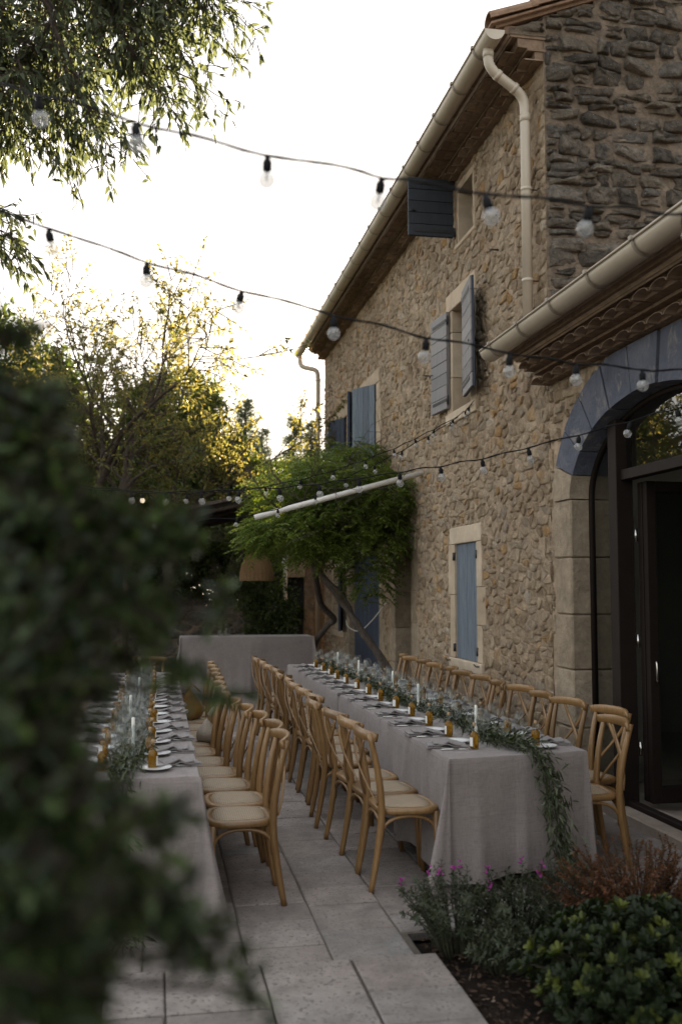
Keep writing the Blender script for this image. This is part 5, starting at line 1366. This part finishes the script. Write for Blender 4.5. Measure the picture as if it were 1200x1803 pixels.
string([fz(-700, 150, 4.6), fz(-350, 270, 4.1), fz(4, 374, 3.45), fz(178, 434, 3.4), fz(346, 487, 3.5), fz(488, 528, 3.6), fz(622, 562, 3.6), fz(745, 592, 3.6), fz(872, 616, 3.7), fz(957, 632, 3.8), fz(1040, 642, 3.95), fz(1122, 649, 4.05), fz(1190, 652, 4.15), fz(1500, 640, 4.6)], .345, 'second bulb string crossing in front of the upper shutters', 0, 2, .14)
string([onX(1290, 690, WX-.05), fz(1200, 716, 5.3), fz(1130, 735, 5.45), fz(1047, 758, 5.6), fz(948, 783, 5.75), fz(868, 803, 5.9), fz(790, 818, 6.1), fz(709, 830, 6.3), fz(640, 841, 6.45), fz(512, 857, 6.7), fz(380, 864, 6.9), fz(275, 866, 7.1), fz(170, 858, 7.3), fz(-300, 810, 8.0)], .30, 'long low bulb string from the arched door out over the tables', 0, 3, .2)
string([onX(834, 706, WX-.06), fz(806, 732, 11.2), fz(735, 770, 10.6), fz(680, 795, 10.2), fz(582, 830, 9.8), fz(475, 855, 9.4), fz(350, 868, 9.0), fz(230, 866, 8.8), fz(60, 850, 8.6), fz(-300, 800, 8.4)], .40, 'bulb string running from the upper window sill to the garden, upper one', 0, 4, .25)
string([onX(830, 712, WX-.06), fz(800, 738, 11.4), fz(745, 772, 11.1), fz(680, 808, 10.8), fz(612, 840, 10.5), fz(540, 878, 10.2), fz(440, 908, 10.1), fz(370, 914, 10.0), fz(230, 915, 9.8), fz(0, 905, 9.5), fz(-300, 870, 9.2)], .42, 'bulb string running from the upper window sill under the pergola, lower one', 0, 5, .3)

# ---------------------------------------------------------------- planting in the bed
def pitto():
    rr = np.random.default_rng(71); c = V3((2.08, 4.0, .06)); t = thing('pittosporum_bush', 'rounded glossy green bush with leaf rosettes in the mulch bed', 'bush', (c.x, c.y, -.04))
    R = np.array([.58, .52, .36]); P, D, U, Q = [], [], [], []; stems = MB()
    for k in range(1000):
        d = rr.normal(size=3); d /= np.linalg.norm(d); d[2] = abs(d[2])*.95-.12; f = rr.uniform(.62, 1.05)*(1+.12*mnoise.noise(tuple(d*2.2))); q = np.array(c)+d*R*f
        if q[2] < .0: continue
        ax = d*np.array([.8, .8, .6])+np.array([0, 0, .65])+rr.normal(size=3)*.22; ax /= np.linalg.norm(ax)
        if k % 3 == 0: stems.tube([c+V3((0, 0, -.14)), c.lerp(V3(q), .55)+V3((0, 0, -.04)), V3(q)], [.009, .006, .003], 4, cap=False)
        e1 = np.cross(ax, [.3, .2, .9]); e1 /= np.linalg.norm(e1); e2 = np.cross(ax, e1); young = rr.random()
        for j in range(11):
            w = j*2.4+rr.uniform(0, .4); lift = .55+1.1*j/11; rad_ = e1*math.cos(w)+e2*math.sin(w)
            P.append(q-ax*.02*(1-j/11)); D.append(rad_+ax*lift); U.append(ax-rad_*.3); Q.append(min(1, max(0, (.25+.5*j/11)*.8+(young-.62)*1.5 if young > .62 else .1+.45*rr.random())))
    stems.build('stems', M['bark'], t, True); P, D, U = map(np.array, (P, D, U)); n = len(P)
    pitto_leaf(P, D, U, rr.uniform(.032, .05, n), rr.uniform(.018, .026, n), t, rr, np.array(Q))
def pitto_leaf(P, D, U, L, Wd, t, rr, Q):        # spatula-shaped leaves, broad near the tip
    d = nrmz(D); side = nrmz(np.cross(d, U)); u = np.cross(side, d); L = L[:, None]; Wd = Wd[:, None]
    def pt(a, w, h): return P+d*(L*a)+side*(Wd*w)+u*(Wd*h)-u*(L*.18*a*a)
    V = np.stack([pt(0, 0, 0), pt(.35, -.28, .12), pt(.72, -.5, .2), pt(.94, -.25, .1), pt(1, 0, 0), pt(.94, .25, .1), pt(.72, .5, .2), pt(.35, .28, .12)], 1).reshape(-1, 3)
    b = np.arange(len(P))[:, None]*8
    F = np.concatenate([b+np.array([[0, 2, 1, 0]]) if False else b+np.array([[0, 4, 3, 2]]), b+np.array([[0, 6, 5, 4]])], 1).ravel()
    tri = np.concatenate([b+np.array([[0, 2, 1]]), b+np.array([[0, 3, 2]]), b+np.array([[0, 4, 3]]), b+np.array([[0, 5, 4]]), b+np.array([[0, 6, 5]]), b+np.array([[0, 7, 6]])], 1).ravel()
    npmesh('foliage', V, tri, 3, M['leaf_pitto'], t, np.repeat(Q, 8))
pitto()
def sprig_shrub(name, label, base, rx, ry, h, nst, leafL, leafW, mat, seed, per=26, lean=.6, flowers=0, upright=.5, twig='stem', pair=True, density=1.0):
    rr = np.random.default_rng(seed); rg = random.Random(seed); t = thing(name, label, 'shrub', base)
    stems = MB(); P, D, U = [], [], []; ends = []
    for k in range(nst):
        a = rg.uniform(0, 6.28); f = math.sqrt(rg.random()); b0 = V3(base)+V3((math.cos(a)*f*rx*.35, math.sin(a)*f*ry*.35, 0))
        top = V3(base)+V3((math.cos(a)*f*rx*rg.uniform(.8, 1.15), math.sin(a)*f*ry*rg.uniform(.8, 1.15), h*rg.uniform(.55, 1.05)*(1-.35*f*f)))
        pts = [b0, b0.lerp(top, .4)+V3((0, 0, h*.1)), b0.lerp(top, .75)+V3((rg.gauss(0, .02), rg.gauss(0, .02), h*.06)), top]
        pts = lerp_path(pts, 3); stems.tube(pts, [.004*(1-.7*i/(len(pts)-1)) for i in range(len(pts))], 4, cap=False); ends.append(top)
        n_ = len(pts)-1
        for j in range(per):
            g = .18+.82*(j+rg.random())/per; i = min(int(g*n_), n_-1); q = pts[i].lerp(pts[i+1], g*n_-i); tg = (pts[i+1]-pts[i]).normalized()
            for s_ in ((0, math.pi) if pair else (0,)):
                w = j*2.0+s_+rg.uniform(-.4, .4); e = tg.orthogonal().normalized(); e2 = tg.cross(e); rd = e*math.cos(w)+e2*math.sin(w)
                P.append(tuple(q)); D.append(tuple(rd*1.0+tg*upright)); U.append(tuple(tg+V3((0, 0, .3))))
    stems.build('stems', M[twig], t, twig == 'bark'); P, D, U = map(np.array, (P, D, U)); n = len(P)
    leaf_mesh('foliage', P, D, U, rr.uniform(leafL[0], leafL[1], n), rr.uniform(leafW[0], leafW[1], n), M[mat], t, rr, .15, .15)
    ends.sort(key=lambda e: -e.z+rg.uniform(0, .15))
    for e in ends[:flowers]:
        fp, fd, fu = [], [], []
        for j in range(9):
            d = V3((rg.gauss(0, 1), rg.gauss(0, 1), rg.gauss(.3, .7))).normalized(); fp.append(tuple(e+d*.004+V3((0, 0, rg.uniform(-.008, .014))))); fd.append(tuple(d)); fu.append((rg.gauss(0, 1), rg.gauss(0, 1), 1))
        leaf_mesh('blossom', np.array(fp), np.array(fd), np.array(fu), .016, .013, M['petal'], t, rr, .1, .05, .55)
    return t
q = onZ(790, 1668, 0); sprig_shrub('flowering_shrub', 'grey-green shrub with magenta blossoms at the paving corner of the bed', (q.x+.06, q.y+.04, -.04), .32, .26, .42, 85, (.02, .038), (.009, .015), 'leaf_salvia', 81, 14, flowers=5)
q = onZ(905, 1650, 0); sprig_shrub('flowering_shrub', 'grey-green shrub with magenta blossoms below the hanging garland', (q.x+.02, q.y+.0, -.04), .27, .22, .40, 75, (.018, .034), (.008, .014), 'leaf_salvia', 82, 14, flowers=5)
q = onZ(1110, 1640, 0); sprig_shrub('red_shrub', 'wispy russet-leaved shrub between the table end and the glazed door', (q.x+.05, q.y+.0, -.04), .50, .38, .50, 230, (.014, .026), (.006, .011), 'leaf_red', 83, 24, upright=.9, twig='bark')
q = onZ(1205, 1650, 0); sprig_shrub('red_shrub', 'second russet shrub deeper in the bed beside the glazed door', (q.x+.30, q.y-.15, -.04), .36, .32, .46, 120, (.014, .026), (.006, .011), 'leaf_red', 85, 24, upright=.9, twig='bark')
q = onZ(975, 1620, 0); sprig_shrub('lavender', 'thin grey lavender tuft between the flowering and russet shrubs', (q.x, q.y, -.04), .16, .14, .36, 70, (.018, .03), (.002, .004), 'lavender', 84, 12, upright=2.0)
q = onZ(850, 1700, 0); sprig_shrub('low_herb', 'low dark herb clump at the foot of the flowering shrubs', (q.x+.1, q.y, -.04), .22, .18, .24, 70, (.018, .035), (.008, .014), 'leaf_salvia', 86, 12)

# ---------------------------------------------------------------- laurel close to the camera
def laurel():
    rr = np.random.default_rng(99); rg = random.Random(99); base = V3((-.56, 1.08, 0)); t = thing('laurel_shrub', 'tall leafy laurel shrub standing close by on the garden side, out of focus', 'shrub', base)
    lobes = [(-100, 590, 1.40, 110), (5, 590, 1.42, 40), (-50, 700, 1.38, 115), (60, 730, 1.40, 62), (0, 830, 1.34, 120), (100, 840, 1.38, 62), (150, 900, 1.40, 45), (60, 950, 1.30, 130), (180, 960, 1.36, 78), (270, 950, 1.40, 52), (340, 955, 1.44, 26), (-30, 1070, 1.24, 160), (110, 1075, 1.28, 110), (215, 1060, 1.34, 55), (290, 1075, 1.38, 28), (390, 1070, 1.42, 18), (0, 1200, 1.15, 120), (105, 1190, 1.22, 60), (-60, 1320, 1.08, 125), (50, 1315, 1.12, 78), (125, 1245, 1.18, 45), (110, 1370, 1.14, 48), (0, 1450, 1.04, 115), (110, 1435, 1.08, 72), (200, 1405, 1.12, 42), (275, 1445, 1.14, 24), (30, 1575, .98, 125), (150, 1530, 1.02, 62), (240, 1545, 1.04, 36), (295, 1600, 1.05, 36), (335, 1650, 1.06, 27), (378, 1690, 1.08, 20), (430, 1740, 1.1, 13), (-50, 1690, .92, 140), (60, 1690, .96, 100), (110, 1770, .98, 60), (130, 1630, 1.0, 60), (205, 1155, 1.36, 22), (312, 1172, 1.4, 15), (385, 1225, 1.42, 14), (280, 1125, 1.38, 20)]
    P, D, U = [], [], []; br = MB(); fork = base+V3((.0, .0, 1.0))
    br.tube([base+V3((0, 0, -.05)), base+V3((.02, .01, .4)), fork], [.035, .03, .027], 8, cap=False)
    for (px, py, d, r) in lobes:
        d *= .88; c = fz(px, py, d); R = r*d/FPX; n = int(22+.027*r*r)
        mid = fz(min(px-120, 0)-60, py+40, d*.97); br.tube(lerp_path([fork, mid, c], 4), [.010-.0009*i for i in range(9)], 5, cap=False)
        k = max(3, n//9)
        for _ in range(k):
            a = rr.normal(size=3); a /= np.linalg.norm(a); q = np.array(c)+a*R*rr.uniform(.1, .8)
            ax = a*.8+np.array([.25, 0, .25])+rr.normal(size=3)*.4; ax /= np.linalg.norm(ax); e1 = np.cross(ax, [.2, .3, .9]); e1 /= np.linalg.norm(e1); e2 = np.cross(ax, e1)
            br.tube([c, c.lerp(V3(q), .6), V3(q+ax*.06)], [.004, .003, .0015], 4, cap=False)
            for j in range(9):
                w = j*2.4; rd = e1*math.cos(w)+e2*math.sin(w); P.append(q+ax*.055*(j/9-.4)); D.append(rd*.9+ax*.6); U.append(ax-rd*.3+rr.normal(size=3)*.2)
    br.build('branches', M['bark'], t, True); P, D, U = map(np.array, (P, D, U)); n = len(P)
    leaf_mesh('foliage', P, D, U, rr.uniform(.021, .038, n), rr.uniform(.010, .016, n), M['leaf_front'], t, rr, .12, .15, .42); return n
NL = laurel()

# vegetation closing the view beyond the garden
Y = 34.0
for k, (px, top, wd, lb) in enumerate(((-260, 700, 150, 'dark tree mass at the garden edge, farthest from the farmhouse'), (20, 760, 150, 'dark tree mass behind the tall garden tree'), (250, 800, 120, 'dark tree mass behind the evergreen oak'))):
    lobed('boundary_tree', lb, 'tree', (onY(px, 1000, Y).x, Y, 0), [lob(px, top+wd*.5, Y, wd*.6), lob(px-wd*.6, top+wd*.9, Y, wd*.6), lob(px+wd*.6, top+wd*.85, Y, wd*.6), lob(px, top+wd*1.3, Y, wd*.85)], 13000, (.18, .32), (.09, .15), 'leaf_dark', 201+k, group='trees along the garden boundary')
